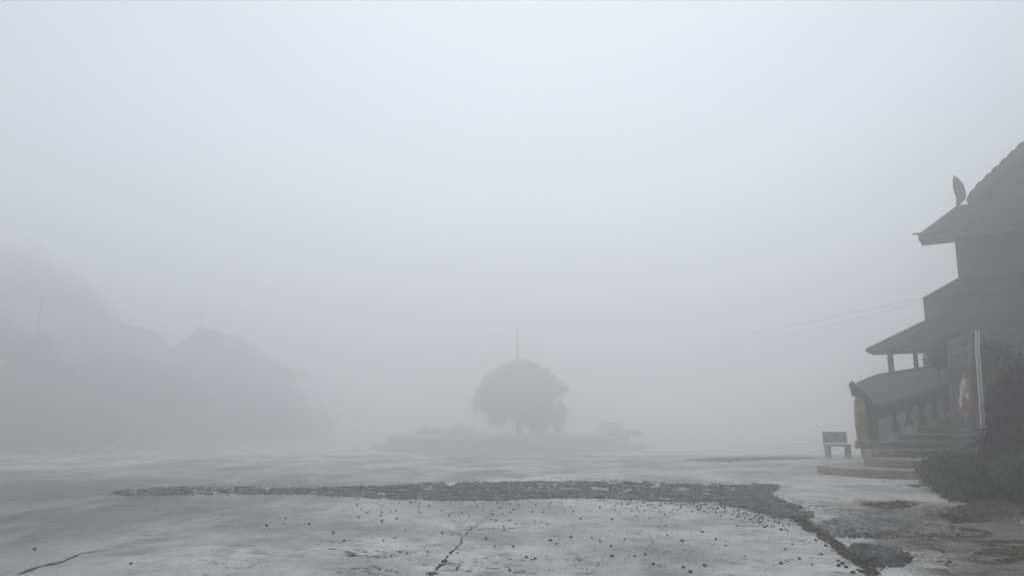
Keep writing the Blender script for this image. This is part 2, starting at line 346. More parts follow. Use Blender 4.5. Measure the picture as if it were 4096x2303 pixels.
def crack(pixs, w0, jit=.03, seed=0, w1=None):
    """a ragged open joint: a dark ribbon lying in the slab surface"""
    rr = random.Random(seed); P = [gp(*q) for q in pixs]; out = []
    for a, b in zip(P[:-1], P[1:]):
        n = max(2, int((b - a).length / .06))
        out += [a.lerp(b, k / n) for k in range(n)]
    out.append(P[-1]); vs = []; fs = []; off = 0
    for i, q in enumerate(out):
        t = (out[min(i + 1, len(out) - 1)] - out[max(i - 1, 0)]).normalized(); nrm = Vector((-t.y, t.x, 0))
        off = off * .8 + rr.uniform(-jit, jit) * .5; f = i / len(out); wd = (w0 * (1 - f) + (w1 if w1 is not None else w0) * f) * rr.uniform(.15, 1.5)
        if rr.random() < .12: wd *= 2.1
        c = q + nrm * off
        vs += [c + nrm * wd / 2 + Vector((0, 0, .0045)), c - nrm * wd / 2 + Vector((0, 0, .0045))]
        if i and rr.random() < .93: fs.append((2 * i - 2, 2 * i - 1, 2 * i + 1, 2 * i))
    return vs, fs
joints = MB()
for j, a in enumerate([([(1712, 2310), (1760, 2250), (1810, 2205)], .055, .03, 1, .035), ([(1810, 2205), (1850, 2160), (1900, 2105), (1960, 2050), (2022, 2003)], .018, .03, 2, .008),
          ([(40, 2310), (150, 2268), (240, 2250), (330, 2212), (430, 2196)], .045, .02, 3, .015), ([(430, 2196), (700, 2120), (1063, 2020)], .008, .02, 4, .004),
          ([(720, 2112), (1100, 2114), (1400, 2117), (1760, 2120), (1880, 2118)], .010, .02, 5), ([(1870, 2120), (1950, 2115), (2000, 2113), (2070, 2111)], .03, .03, 6),
          ([(2070, 2112), (2500, 2105), (2900, 2097), (3150, 2092)], .010, .02, 7), ([(0, 2270), (150, 2272)], .012, .01, 8),
          ([(1790, 2110), (1850, 2106), (1890, 2104), (1880, 2118)], .016, .02, 9), ([(1830, 2254), (1775, 2252)], .02, .01, 10), ([(1740, 2282), (1820, 2280), (1835, 2252)], .016, .02, 11),
          ([(3090, 1990), (3180, 2000), (3260, 2025)], .02, .04, 12), ([Z4(250, 880), Z4(480, 1000), Z4(700, 990)], .03, .05, 13), ([Z4(850, 880), Z4(1100, 910), Z4(1500, 880), Z4(1850, 890)], .03, .05, 14)]):
    joints.add(*crack(*a))
jo = build('pavement_joint', joints, M['dark']); jo['kind'] = 'structure'
for k in range(150):                                    # hairline cracks and chipped edges all over the slabs
    x = rnd.uniform(300, 3600); y = rnd.choice([rnd.uniform(2030, 2300), rnd.uniform(1890, 2300)]); ln = rnd.uniform(20, 130); sl = rnd.gauss(0, .10)
    pp = [(x + ln * q, y + ln * q * sl + rnd.uniform(-2.5, 2.5)) for q in (0, .3, .6, 1)]
    joints.add(*crack(pp, rnd.uniform(.006, .022), .05, 100 + k, .003))
jo.data.clear_geometry(); jo.data.from_pydata([tuple(v) for v in joints.v], [], joints.f)
pitm = MB()                                             # broken pits where the top skin has come off
for (cx, cy, n, sx, sy) in ((1440, 2215, 34, 60, 10), (1520, 2280, 30, 90, 12), (930, 2255, 26, 70, 22), (1700, 2250, 12, 60, 14), (3560, 2020, 20, 90, 8), (2990, 2160, 26, 90, 10), (2650, 2190, 30, 160, 22), (1990, 2255, 26, 130, 18), (3800, 2200, 40, 200, 50), (2400, 2230, 18, 140, 16)):
    for k in range(n):
        c = gp(cx + rnd.gauss(0, sx), cy + rnd.gauss(0, sy)); r = rnd.uniform(.004, .018) * (1.6 if n > 32 else 1); m_ = rnd.randint(5, 8)
        a0 = rnd.uniform(0, 6)
        pitm.add([c + Vector((math.cos(a0 + 6.283 * q / m_) * r * rnd.uniform(.6, 1.5) * 1.7, math.sin(a0 + 6.283 * q / m_) * r * rnd.uniform(.5, 1.1), .0042 + .0002 * (k % 5))) for q in range(m_)], [tuple(range(m_))])
po = build('pavement_pits', pitm, M['dark']); po['kind'] = 'structure'
# ------------------------------------------------------------------ loose stones
def rock(r, rr, n=1):
    import bmesh
    bm = bmesh.new(); bmesh.ops.create_icosphere(bm, subdivisions=1, radius=1)
    for v in bm.verts: v.co = Vector((v.co.x * rr.uniform(.8, 1.2), v.co.y * rr.uniform(.8, 1.2), v.co.z * rr.uniform(.6, .95))) * r * rr.uniform(.8, 1.15)
    V = [v.co.copy() for v in bm.verts]; F_ = [tuple(v.index for v in f.verts) for f in bm.faces]; bm.free(); return V, F_
protos = []
for k in range(6):
    V, F_ = rock(1.0, rnd); me = bpy.data.meshes.new('loose_stone'); me.from_pydata(V, [], F_); me.materials.append(M['stone']); protos.append(me)
def put_stone(px, py, r, label, group):
    o = link(bpy.data.objects.new('loose_stone', rnd.choice(protos))); c = gp(px, py)
    o.location = (c.x, c.y, ground_z(c.x, c.y) + r * .55); o.scale = (r, r * rnd.uniform(.8, 1.1), r * rnd.uniform(.75, 1)); o.rotation_euler = (0, 0, rnd.uniform(0, 6.28))
    tag(o, label, 'stone', group)
named = [Z8(208, 528), Z8(793, 614), Z8(2085, 476), Z8(2020, 430), Z8(947, 284), Z6(946, 492), Z6(1487, 560), Z6(1914, 464), Z6(1618, 440), Z6(2045, 386), Z4(250, 1058), Z4(440, 1130), Z4(668, 1240), Z4(185, 900), Z4(705, 1258), Z4(1640, 1030), Z4(1690, 1178), Z4(1715, 1152),
         Z6(1758, 666), Z6(1712, 477), Z6(1286, 345), Z6(1834, 422), Z6(688, 289), Z6(522, 463), Z6(628, 388), Z6(686, 512), Z6(2556, 558), Z6(2522, 474), Z6(1848, 626), Z6(2336, 527), Z6(1718, 638), Z6(1284, 571), Z8(1615, 384), Z8(1731, 339), Z8(1874, 373), Z8(2313, 352), Z8(2188, 282), Z8(2163, 257),
         Z4(1185, 533), Z4(1140, 255), Z4(1005, 704), Z4(916, 950), Z4(490, 1168), Z4(530, 1208), Z4(445, 1190), Z4(615, 1272)]
for q in named: put_stone(*q, rnd.uniform(.017, .026), 'larger dark loose stone lying alone on the wet concrete', 'scattered larger stones')
spots = []
while len(spots) < 250:
    a = rnd.random()
    if a < .40:
        x = rnd.triangular(2150, 3150, 2800); y0 = np.interp(x, [2150, 2900, 3000, 3150], [1995, 2008, 2045, 2085]); y = y0 + rnd.expovariate(1 / 22.) + 6
    elif a < .62: x = rnd.uniform(2850, 3160); y = np.interp(x, [2850, 3140], [2015, 2085]) + rnd.uniform(2, 45)
    elif a < .8: x = rnd.uniform(1350, 2300); y = 2008 + rnd.expovariate(1 / 25.)
    else: x = rnd.uniform(1500, 3400); y = rnd.uniform(2030, 2290)
    if y > 2300: continue
    spots.append((x, y))
for (x, y) in spots: put_stone(x, y, rnd.uniform(.011, .022), 'small dark chip of stone spilled from the asphalt strip onto the concrete', 'small stone chips')
gr = MB()
for k in range(2600):
    a = rnd.random()
    if a < .45: x = rnd.triangular(2050, 3180, 2850); y = np.interp(x, [2050, 2900, 3000, 3180], [2000, 2008, 2045, 2090]) + rnd.expovariate(1 / 22.)
    elif a < .6: x = rnd.uniform(3150, 3700); y = rnd.uniform(1930, 2250)
    elif a < .75: x = rnd.uniform(3500, 4096); y = rnd.uniform(2000, 2300)
    else: x = rnd.gauss(2300, 500); y = rnd.uniform(2010, 2290)
    if y > 2320: continue
    c = gp(x, y); r = rnd.uniform(.003, .009)
    gr.add([c + Vector((math.cos(2.094 * q) * r, math.sin(2.094 * q) * r, 0)) for q in range(3)] + [c + Vector((0, 0, r * 1.3))], [(0, 1, 3), (1, 2, 3), (2, 0, 3)])
for (x, y, r) in crumbs:
    c = gp(x, y); c.z = float(ground_z(0, c.y)); a0 = rnd.uniform(0, 6)
    gr.add([c + Vector((math.cos(a0 + 1.571 * q) * r * rnd.uniform(.7, 1.3), math.sin(a0 + 1.571 * q) * r * rnd.uniform(.7, 1.3), 0)) for q in range(4)] + [c + Vector((r * .3, 0, r * 1.3)), c + Vector((-r * .3, 0, r * 1.2))], [(0, 1, 5, 4), (1, 2, 5), (2, 3, 4, 5), (3, 0, 4)])
o = build('gravel', gr, M['stone']); tag(o, 'fine dark grit strewn over the wet concrete', 'gravel', kind='stuff')
# ------------------------------------------------------------------ foliage
def leaves(P, L, W, up=.2, droop=.3, out=None, seed=0, k=1.0):
    """one small folded blade per point; returns verts, faces"""
    r = np.random.RandomState(seed); P = np.asarray(P); n = len(P)
    d = r.normal(size=(n, 3)); d /= np.linalg.norm(d, axis=1)[:, None]
    if out is not None: d = d * k + out
    d[:, 2] += up; d /= np.linalg.norm(d, axis=1)[:, None] + 1e-9
    q = r.normal(size=(n, 3)); s = np.cross(d, q); s /= np.linalg.norm(s, axis=1)[:, None] + 1e-9
    l = L * r.uniform(.6, 1.3, n)[:, None]; ww = W * r.uniform(.6, 1.3, n)[:, None]
    dn = np.array([0, 0, -1.0])
    mid = P + d * l * .5; tip = P + d * l + dn * droop * l
    V = np.stack([P, mid + s * ww, tip, mid - s * ww], 1).reshape(-1, 3)
    F = np.arange(4 * n).reshape(n, 4)
    return V, F
def clump_points(boxes, nclump, per, spread, seed, shell=.55):
    """points gathered in clumps inside ellipsoids (cx,cy,cz,rx,ry,rz)"""
    r = np.random.RandomState(seed); out = []; nor = []
    vol = np.array([b[3] * b[4] * b[5] for b in boxes]) ** .67; vol /= vol.sum()
    for b, f in zip(boxes, vol):
        m_ = max(3, int(nclump * f)); d = r.normal(size=(m_, 3)); d /= np.linalg.norm(d, axis=1)[:, None]
        rad = shell + (1 - shell) * r.rand(m_) ** .6; rad *= r.uniform(.82, 1.08, m_)
        c = np.array(b[:3]) + d * rad[:, None] * np.array(b[3:])
        for ci, di in zip(c, d):
            k = int(per * r.uniform(.5, 1.5)); out.append(ci + r.normal(size=(k, 3)) * spread * r.uniform(.6, 1.3)); nor.append(np.repeat(di[None], k, 0))
    P = np.concatenate(out); return P, np.concatenate(nor)
def bush(name, label, cat, boxes, m, nclump=120, per=40, spread=.08, L=.07, W=.02, seed=1, group=None, stems=5, up=.1, droop=.3, gz=0, part='foliage', pt=None):
    b0 = boxes[0]; base = Vector((b0[0], b0[1], gz)); t = thing(name, base, label, cat, group)
    P, nr = clump_points(boxes, nclump, per, spread, seed); k = P[:, 2] > gz + .01; P = P[k]; nr = nr[k]
    build(part, leaves(P, L, W, up, droop, nr, seed, .9), m, t)
    s = MB(); rr = random.Random(seed)
    for i in range(stems):
        b = rr.choice(boxes); tp = Vector((b[0] + rr.uniform(-.5, .5) * b[3], b[1] + rr.uniform(-.5, .5) * b[4], b[2] + rr.uniform(0, .6) * b[5]))
        a = Vector((b[0] + rr.uniform(-.1, .1), b[1] + rr.uniform(-.1, .1), gz - .02)); mid = a.lerp(tp, .5) + Vector((rr.uniform(-.08, .08), rr.uniform(-.08, .08), .03))
        s.tube([a, mid, tp], [.018, .013, .005], 5)
    build('stem', s, M['bark'], t); return t
def big_tree(name, label, base, h, boxes, m, nclump, per, spread, L, W, seed, group=None, r0=.25, cat='tree'):
    base = Vector(base); t = thing(name, base, label, cat, group)
    P, nr = clump_points(boxes, nclump, per, spread, seed, .35)
    build('crown', leaves(P, L, W, 0, .35, nr, seed, 1.2), m, t)
    s = MB(); rr = random.Random(seed); top = base + Vector((rr.uniform(-.3, .3), 0, h * .62))
    s.tube([base - Vector((0, 0, .1)), base + Vector((0, 0, h * .12)), base.lerp(top, .5), top], [r0 * 1.35, r0, r0 * .75, r0 * .4], 9)
    for b in boxes:
        c = Vector(b[:3]); a = base.lerp(top, rr.uniform(.45, .95))
        s.tube([a, a.lerp(c, .5) + Vector((0, 0, -.1)), c + Vector((0, 0, b[5] * .3))], [r0 * .4, r0 * .25, r0 * .08], 6)
    build('trunk', s, M['bark'], t); return t
# --- planting on the right
def E(px, py, D, rx, ry, rz): c = at(px, py, D); return (c.x, c.y, max(c.z, .05), rx, ry, rz)
bush('foreground_shrub', 'sprawling dark green shrub at the corner of the planted bed, nearest the concrete', 'shrub', [E(3950, 1975, 13.3, .62, .7, .42), E(3880, 1985, 14.0, .45, .6, .38), E(4060, 1985, 12.9, .7, .55, .40)], M['leaf_dark'], 230, 34, .07, .14, .034, 2, stems=16, gz=0, droop=.5)
bush('banner_shrub', 'dark green leafy shrub growing round the foot of the banner', 'shrub', [E(3870, 1888, 14.5, .5, .4, .24), E(3970, 1880, 14.3, .5, .4, .24), E(3825, 1905, 15.0, .42, .4, .26)], M['leaf_dark'], 200, 36, .075, .13, .032, 3, stems=14, droop=.5, up=.3)
bush('low_hedge', 'low clipped dark hedge running along the end of the bottom step', 'hedge', [E(3765, 1915, 16.2, .34, .3, .24), E(3800, 1925, 15.7, .36, .4, .26), E(3855, 1940, 15.0, .38, .4, .26)], M['leaf_dark'], 200, 45, .055, .06, .02, 4, stems=8)
bush('soft_fern', 'soft mid green fern beside the lowest steps', 'fern', [E(3760, 1872, 16.0, .34, .3, .16), E(3800, 1865, 15.8, .36, .3, .20)], M['leaf_mid'], 90, 45, .09, .10, .014, 5, stems=4, droop=.6, part='fronds')
bush('maroon_shrub', 'tall maroon leaved shrub right of the banner', 'shrub', [E(4100, 1640, 14.6, .50, .6, .58), E(4110, 1760, 14.2, .62, .6, .55), E(4040, 1800, 14.3, .32, .5, .40), E(4160, 1610, 14.5, .6, .6, .7)], M['leaf_red'], 420, 60, .10, .10, .030, 6, stems=14)
bush('grass_clump', 'bright green grass clump at the right edge of the bed', 'grass clump', [E(4070, 1895, 12.5, .26, .25, .16)], M['leaf_grass'], 90, 40, .06, .16, .010, 7, stems=2, up=.9, droop=.3, part='blades')
bush('verge_grass', 'dark green grassy shrub at the far right front of the bed', 'shrub', [E(4110, 1985, 12.6, .45, .4, .38), E(4180, 1930, 13, .6, .6, .6)], M['leaf_mid'], 150, 45, .09, .10, .016, 8, stems=4, up=.5, part='foliage')
bush('dark_bush', 'rounded dark bush behind the banner under the sloping dark rope', 'shrub', [E(3985, 1500, 18.5, .55, .6, .55), E(3945, 1440, 18.8, .35, .5, .42), E(4060, 1560, 18.2, .55, .6, .55)], M['leaf_dark'], 260, 50, .12, .10, .03, 9, stems=10)
bush('porch_tree', 'small dark tree against the porch beneath the eave', 'tree', [E(3790, 1415, 21.5, .42, .4, .30), E(3755, 1430, 21.5, .28, .3, .18), E(3815, 1370, 21.7, .25, .3, .25)], M['leaf_dark'], 150, 40, .08, .08, .025, 10, stems=6, part='crown', gz=1.0)
# spiky succulent right of the banner
c0 = at(3968, 1545, 17.0); t = thing('agave', (c0.x, c0.y, 0), 'pale green spiky agave in a tall pot behind the banner', 'plant')
sp = MB()
for k in range(22):
    a = rnd.uniform(0, 6.28); e = rnd.uniform(.7, 1.45); l = rnd.uniform(.28, .5); d = Vector((math.cos(a) * math.cos(e), math.sin(a) * math.cos(e), math.sin(e)))
    s_ = d.cross(Vector((0, 0, 1))).normalized() * .018
    sp.add([c0 - s_, c0 + s_, c0 + d * l * .5 + s_ * 1.2, c0 + d * l, c0 + d * l * .5 - s_ * 1.2], [(0, 1, 2, 3, 4)])
build('blades', sp, mat('agave', (.20, .25, .15), (.10, .14, .08), .6, 6), t)
build('pot', MB().lathe((c0.x, c0.y, 0), [(.22, 0), (.2, .5), (.16, c0.z - .3), (.24, c0.z - .08), (.25, c0.z), (.2, c0.z)], 14), M['wall'], t, smooth=False)
# dry grass heap, weeds
def tuft(mb, c, n, l, sprd, rr, flat=.5, wd=.004):
    for k in range(n):
        b = c + Vector((rr.gauss(0, sprd), rr.gauss(0, sprd * .7), .02)); a = rr.uniform(0, 6.28); e = rr.uniform(.02, flat); ll = l * rr.uniform(.4, 1.2)
        d = Vector((math.cos(a) * math.cos(e), math.sin(a) * math.cos(e), math.sin(e))) * ll; s_ = Vector((-math.sin(a), math.cos(a), 0)) * wd
        mb.add([b - s_, b + s_, b + d * .6 + s_ + Vector((0, 0, .01)), b + d - Vector((0, 0, .01 * ll))], [(0, 1, 2, 3)])
hp = MB(); c = gp(3905, 2070)
tuft(hp, c, 420, .20, .28, rnd, .8, .005); tuft(hp, gp(3850, 2080), 160, .16, .2, rnd, .6, .004); tuft(hp, gp(3990, 2060), 200, .18, .3, rnd, .9)
o = build('dry_grass', hp, M['straw'], loc=c); tag(o, 'heap of dry straw coloured grass in front of the bed', 'dry grass', kind='stuff')
wd = MB()
for q in ((900, 490), (1000, 500), (1150, 480), (1260, 480), (800, 480), (580, 570)): tuft(wd, gp(*Z4(*q)), 45 if q[0] != 580 else 14, .08, .11 if q[0] != 580 else .04, rnd, .9, .003)
o = build('weeds', wd, M['straw'], loc=gp(3560, 2018)); tag(o, 'thin withered weeds in a dirt patch on the concrete', 'weeds', kind='stuff')
ms = MB()
for k in range(60):
    f = k / 60; q = Z4(np.interp(f, [0, .3, .55, .8, 1], [0, 200, 470, 700, 900]), np.interp(f, [0, .3, .55, .8, 1], [640, 800, 1000, 1150, 1270]))
    tuft(ms, gp(*q), 9, .05, .05, rnd, 1.2, .003)
o = build('moss', ms, M['leaf_mid'], loc=gp(3340, 2150)); tag(o, 'sparse moss and weed sprigs along the dark broken edge', 'moss', kind='stuff')
V, F_ = rock(1, random.Random(3)); o = build('brown_rock', (np.array([tuple(v) for v in V]) * [.13, .10, .11] + np.array(gp(*Z4(1735, 650))) + [0, 0, .04], F_), mat('brown_rock', (.16, .12, .085), (.09, .07, .05), .9, 9), loc=gp(*Z4(1735, 650)))
tag(o, 'brown angular rock at the left end of the dry grass', 'rock')
lt = MB()
c = gp(4085, 2100)
for k in range(14):
    a = .45 * k; lt.tube([c + Vector((.012 * k, .03 * math.sin(a), .02 + .02 * abs(math.sin(a * 1.7)))), c + Vector((.012 * k + .04, .03 * math.cos(a), .03 + .015 * math.sin(a)))], .014, 5)
o = build('plastic_litter', lt, M['litter'], loc=c); tag(o, 'crumpled white plastic litter on the dirt at the right edge', 'litter')
for q, l in (((1070, 470), 'white litter sliver on the far side of the weedy dirt patch'), ((1262, 497), 'white litter sliver at the right end of the weedy dirt patch'), ((990, 522), 'white litter sliver on the near side of the weedy dirt patch'), ((1800, 530), 'pale litter sliver above the brown rock'), ((2210, 556), 'long pale litter sliver behind the dry grass')):
    c = gp(*Z4(*q)); a = rnd.uniform(-.3, .5); o = build('paper_scrap', MB().box((c.x, c.y, .03), (.07, .022, .006), a).box((c.x + .03, c.y + .02, .033), (.03, .014, .006), a + .5), M['litter'], loc=(c.x, c.y, 0)); tag(o, l, 'litter')
# planted bed earth
bed = build('planting_bed', grid(8.2, 30, 60, np.linspace(11.6, 16.95, 30), lambda x, y: np.where(x < 8.0 + (y - 12) * .24 + .5 * (fbm(y * 1.5, y * 0 + 3) - .5), -.06, .02) + .35 * np.clip((x - 8.6 - (y - 12) * .24) / 1.6, 0, 1) * np.clip((y - 11.7) / 1.5, 0, 1) + .12 * fbm(x * 2, y * 2)), M['earth'], smooth=True); bed['kind'] = 'structure'
# ------------------------------------------------------------------ steps
st = thing('staircase', (10.5, 19, 0), 'broad cement staircase with a rounded bottom step and tiled risers leading to the temple', 'staircase')
RH = .19
def rounded(x0, yf, r, x1, yb, n=14):
    pts = [(x0 + r - r * math.cos(a), yf + r - r * math.sin(a)) for a in np.linspace(0, math.pi / 2, n)]
    return [(x1, yb), (x0 + r * .9, yb), (x0 + r * .35, yb - .35 * r), (x0 + .06 * r, yb - .62 * r)] + pts + [(x1, yf)]
def wobble(pts, a=.02):
    return [(x + rnd.uniform(-a, a) * .5, y + rnd.uniform(-a, a)) if 0 < i < len(pts) - 1 else (x, y) for i, (x, y) in enumerate(pts)]
T1 = rounded(7.72, 17.25, 2.0, 13.5, 20.7, 22); T2 = rounded(9.02, 18.25, .9, 13.6, 20.1, 10)
for k, T in enumerate((T1, T2)):
    z0 = -.02 if k == 0 else RH + .001
    T = wobble(T, .03)
    build('step', MB().prism([(x, y, z0) for x, y in T], (0, 0, RH * (k + 1) - z0)), M['kerb'], st, bevel=.018)
rail0 = Vector((9.76, 20.3)); rdir = Vector((.9, .44))
tiles = ['tile_grey', 'tile_green', 'tile_grey', 'tile_cream', 'tile_green', 'tile_grey']
for k in range(3, 13):
    yf = 19.35 + (k - 3) * .35; z1 = RH * k
    xl = 9.2 if k == 3 else rail0.x + (yf - 19.75) / rdir.y * rdir.x - .1
    s_ = build('step', MB().prism([(xl, yf, z1 - RH + .001), (15.5, yf, z1 - RH + .001), (15.5, yf + (15.5 - xl) * .489 + .6, z1 - RH + .001), (xl, yf + .6, z1 - RH + .001)], (0, 0, RH - .001)), M['kerb'], st, bevel=.012)
    x = xl + .01; i = 0
    while x < 15.4:                                     # coloured tile facing, each piece proud of the riser
        wv = rnd.uniform(.35, .95); x2 = min(x + wv, 15.45)
        build('riser_tile', MB().box(((x + x2) / 2, yf - .004, z1 - RH / 2 - .008), (x2 - x - .006, .014, RH - .035)), M[rnd.choice(tiles)], st); x = x2; i += 1
for (x0, x1, y, z, mm) in ((9.35, 10.3, 18.24, .285, 'tile_cream'), (10.32, 11.6, 18.24, .285, 'tile_red'), (11.62, 13.3, 18.24, .285, 'tile_green')):
    build('riser_tile', MB().box(((x0 + x1) / 2, y - .012, z), (x1 - x0, .02, RH - .05)), M[mm], st)
# ------------------------------------------------------------------ serpent balustrade
nb = thing('naga_balustrade', (9.7, 20.3, .5), 'stair balustrade ending in a raised dark serpent head above a yellow pillar', 'balustrade')
def inflate(pix, D, thick, name, m, root, smooth=True):
    P = [at(x, y, D) for x, y in pix]; c = sum(P, Vector()) / len(P); mb = MB(); n = len(P); rows = []
    for (o_, s_) in ((-.5, .72), (-.3, .94), (0, 1), (.3, .94), (.5, .72)):
        rows += [c + (p_ - c) * s_ + Vector((0, thick * o_, 0)) for p_ in P]
    fs = [(r * n + i, r * n + (i + 1) % n, (r + 1) * n + (i + 1) % n, (r + 1) * n + i) for r in range(4) for i in range(n)]
    fs += [tuple(range(n))[::-1], tuple(range(4 * n, 5 * n))]
    mb.add(rows, fs); return build(name, mb, m, root, smooth=False)
hd = inflate([(3405, 1522), (3397, 1531), (3400, 1541), (3404, 1553), (3406, 1563), (3412, 1578), (3414, 1584), (3424, 1583), (3436, 1592), (3439, 1606), (3443, 1622), (3452, 1645), (3466, 1668), (3500, 1670), (3498, 1640), (3492, 1624), (3482, 1602), (3470, 1586), (3456, 1571), (3441, 1556), (3430, 1550), (3420, 1537)], 20.3, .30, 'serpent_head', M['naga'], nb)
tm = MB()
for (x, y) in ((3408, 1578), (3418, 1584)):
    c = at(x, y, 20.2); tm.lathe(c - Vector((0, 0, .05)), [(.004, 0), (.016, .05), (.004, .06)], 6)
build('fang', tm, M['gold'], hd, rel=True).location = (0, 0, 0)
# pillar of faded yellow ribbed belly under the head
pc = at(3452, 1795, 20.1); pil = MB(); top = at(3440, 1588, 20.1).z
hgt = top - .57; prof = [(.21, 0), (.21, .07), (.17, .09), (.19, .13), (.19, .18), (.15, .21)]
n_ = 9
for i in range(n_ * 4 + 1):
    f = i / (n_ * 4); prof.append((.12 + .022 * math.sin(f * 3.1) + .014 * abs(math.sin(f * n_ * math.pi)) - .05 * max(0, f - .75), .22 + f * (hgt - .25)))
pil.lathe((pc.x, 20.1, .57), prof, 18)
build('belly_pillar', pil, M['gold'], nb, smooth=False)
crv = MB()
for (x, y, r) in ((3434, 1650, .05), (3466, 1668, .045), (3448, 1668, .06), (3438, 1700, .035), (3464, 1706, .035)):
    c = at(x, y, 19.95); crv.lathe(c - Vector((0, 0, r)), [(r * math.sin(a), r - r * math.cos(a)) for a in np.linspace(.05, 3.09, 7)], 8)
build('scrollwork', crv, M['gold'], nb)
# newel
a0 = at(3498, 1790, 20.35)
build('newel', MB().box((a0.x, 20.35, (.57 + 1.50) / 2), (.21, .24, .93)).box((a0.x, 20.35, .63), (.30, .32, .12)).box((a0.x, 20.35, 1.47), (.27, .30, .08)), M['rail'], nb, bevel=.012)
# rail
r0 = at(3495, 1655, 20.35); r1 = at(3800, 1556, 21.9); hump = at(3530, 1637, 20.5)
rdv = (r1 - hump).normalized(); r2 = r1 + rdv * 3.9
rl = [r0, at(3512, 1645, 20.42), hump] + [hump.lerp(r2, f) for f in np.linspace(.06, 1, 22)]
rr_ = [.15, .19, .20] + [.175 + .012 * math.sin(i * 1.3) for i in range(22)]
build('rail', MB().tube(rl, rr_, 10), M['rail'], nb, smooth=True)
sc = MB()
for i, f in enumerate(np.linspace(.1, .95, 22)):       # crest scales along the serpent's back
    q = hump.lerp(r2, f) + Vector((0, 0, .13)); sc.add([q + rdv * -.08, q + rdv * .08, q + Vector((0, 0, .045 + .02 * (i % 2))) + rdv * .03, q + Vector((0, .03, 0))], [(0, 1, 2), (1, 3, 2), (3, 0, 2)])
sg = MB(); q0 = hump.lerp(r2, .02) - Vector((0, 0, .96)); q1 = r2 - Vector((0, 0, .96))
sg.prism([q0 - Vector((0, 0, .4)), q1 - Vector((0, 0, .6)), q1 + Vector((0, 0, .06)), q0 + Vector((0, 0, .06))], (-.06, .18, 0)); build('stringer', sg, M['rail'], nb)
build('crest', sc, M['rail'], nb)
bp_ = [(.10, 0), (.10, .08), (.065, .12), (.09, .22), (.115, .34), (.10, .46), (.06, .62), (.045, .72), (.07, .80), (.06, .84), (.10, .88), (.11, 1.0)]
for i in range(9):
    L_ = .50 + i * .60; q = hump.lerp(r2, (L_) / (r2 - hump).length); 
    hh = .75; zb = q.z - .12 - hh
    build('baluster', MB().lathe((q.x, q.y, zb - .02), [(r, z * hh) for r, z in bp_], 12), M['rail'], nb, smooth=True)
# ------------------------------------------------------------------ bench at the far left of the steps
bz = lambda y: float(ground_z(0, y))
bc = at(3350, 1790, 26.6); bzz = bz(26.6); bt = thing('bench', (bc.x, 26.6, bzz), 'pale stone bench with a solid back standing left of the steps', 'bench', rz=R(-6)); bt.scale = (1.03, 1.03, 1.06)
bw = .80
build('backrest', MB().box((0, .22, .60 + .05), (bw, .07, .36), 0, R(-8)), M['kerb'], bt, rel=False, bevel=.015)
build('seat', MB().box((0, 0, .40), (bw, .46, .07)), M['kerb'], bt, rel=False, bevel=.012)
for s_ in (-1, 1): build('leg', MB().box((s_ * (bw / 2 - .07), 0, .182), (.11, .40, .365)), M['kerb'], bt, rel=False, bevel=.01)
# ------------------------------------------------------------------ temple on the right
TH = R(33); Cc = Vector((15.5, 25.0, 0)); e_ = Vector((math.cos(TH), -math.sin(TH), 0)); N_ = Vector((math.sin(TH), math.cos(TH), 0))
def fac(px, py, w=0.0):
    d = ray(px, py); o_ = Vector((0, 0, H_EYE)); k = (Cc + N_ * w - o_).dot(N_) / d.dot(N_); q = o_ + d * k; return (q - Cc).dot(e_), q.z
tp = thing('temple_hall', Cc, 'large multi roofed temple hall with scalloped eaves looming at the right edge', 'temple', rz=-TH)
SR = 16.0                                              # right-hand extent along the front
def tbox(name, m, s0, s1, w0, w1, z0, z1, bevel=0):
    return build(name, MB().box(((s0 + s1) / 2, (w0 + w1) / 2, (z0 + z1) / 2), (s1 - s0, w1 - w0, z1 - z0)), m, tp, rel=False, bevel=bevel)
def skirt(name, m, A, wA, T, wT, back, thick=.10):
    """hipped skirt roof: eave corner A=(s,z) at depth wA, upper corner T=(s,z) at depth wT"""
    mirror = lambda s: 2 * 7.6 - s
    a = [(A[0], wA, A[1]), (mirror(A[0]), wA, A[1]), (mirror(A[0]), back, A[1]), (A[0], back, A[1])]
    t = [(T[0], wT, T[1]), (mirror(T[0]), wT, T[1]), (mirror(T[0]), max(wT + .1, back - .5), T[1]), (T[0], max(wT + .1, back - .5), T[1])]
    lo = [(x, y, z - thick) for x, y, z in a]
    V = lo + a + t; F_ = [(0, 3, 2, 1), (0, 1, 5, 4), (1, 2, 6, 5), (2, 3, 7, 6), (3, 0, 4, 7), (4, 5, 9, 8), (5, 6, 10, 9), (6, 7, 11, 10), (7, 4, 8, 11), (8, 9, 10, 11)]
    r_ = build(name, MB().add(V, F_), m, tp, rel=False)
    rib = MB()                                          # tile courses as low battens on the front slope
    n = 46
    for i in range(n):
        f = (i + .5) / n; p0 = Vector(a[0]).lerp(Vector(a[1]), f); p1 = Vector(t[0]).lerp(Vector(t[1]), f)
        rib.tube([p0 + Vector((0, 0, .01)), p1 + Vector((0, 0, .01))], .022, 4)
    rb = build('tile_roll', rib, m, r_, rel=False); return r_
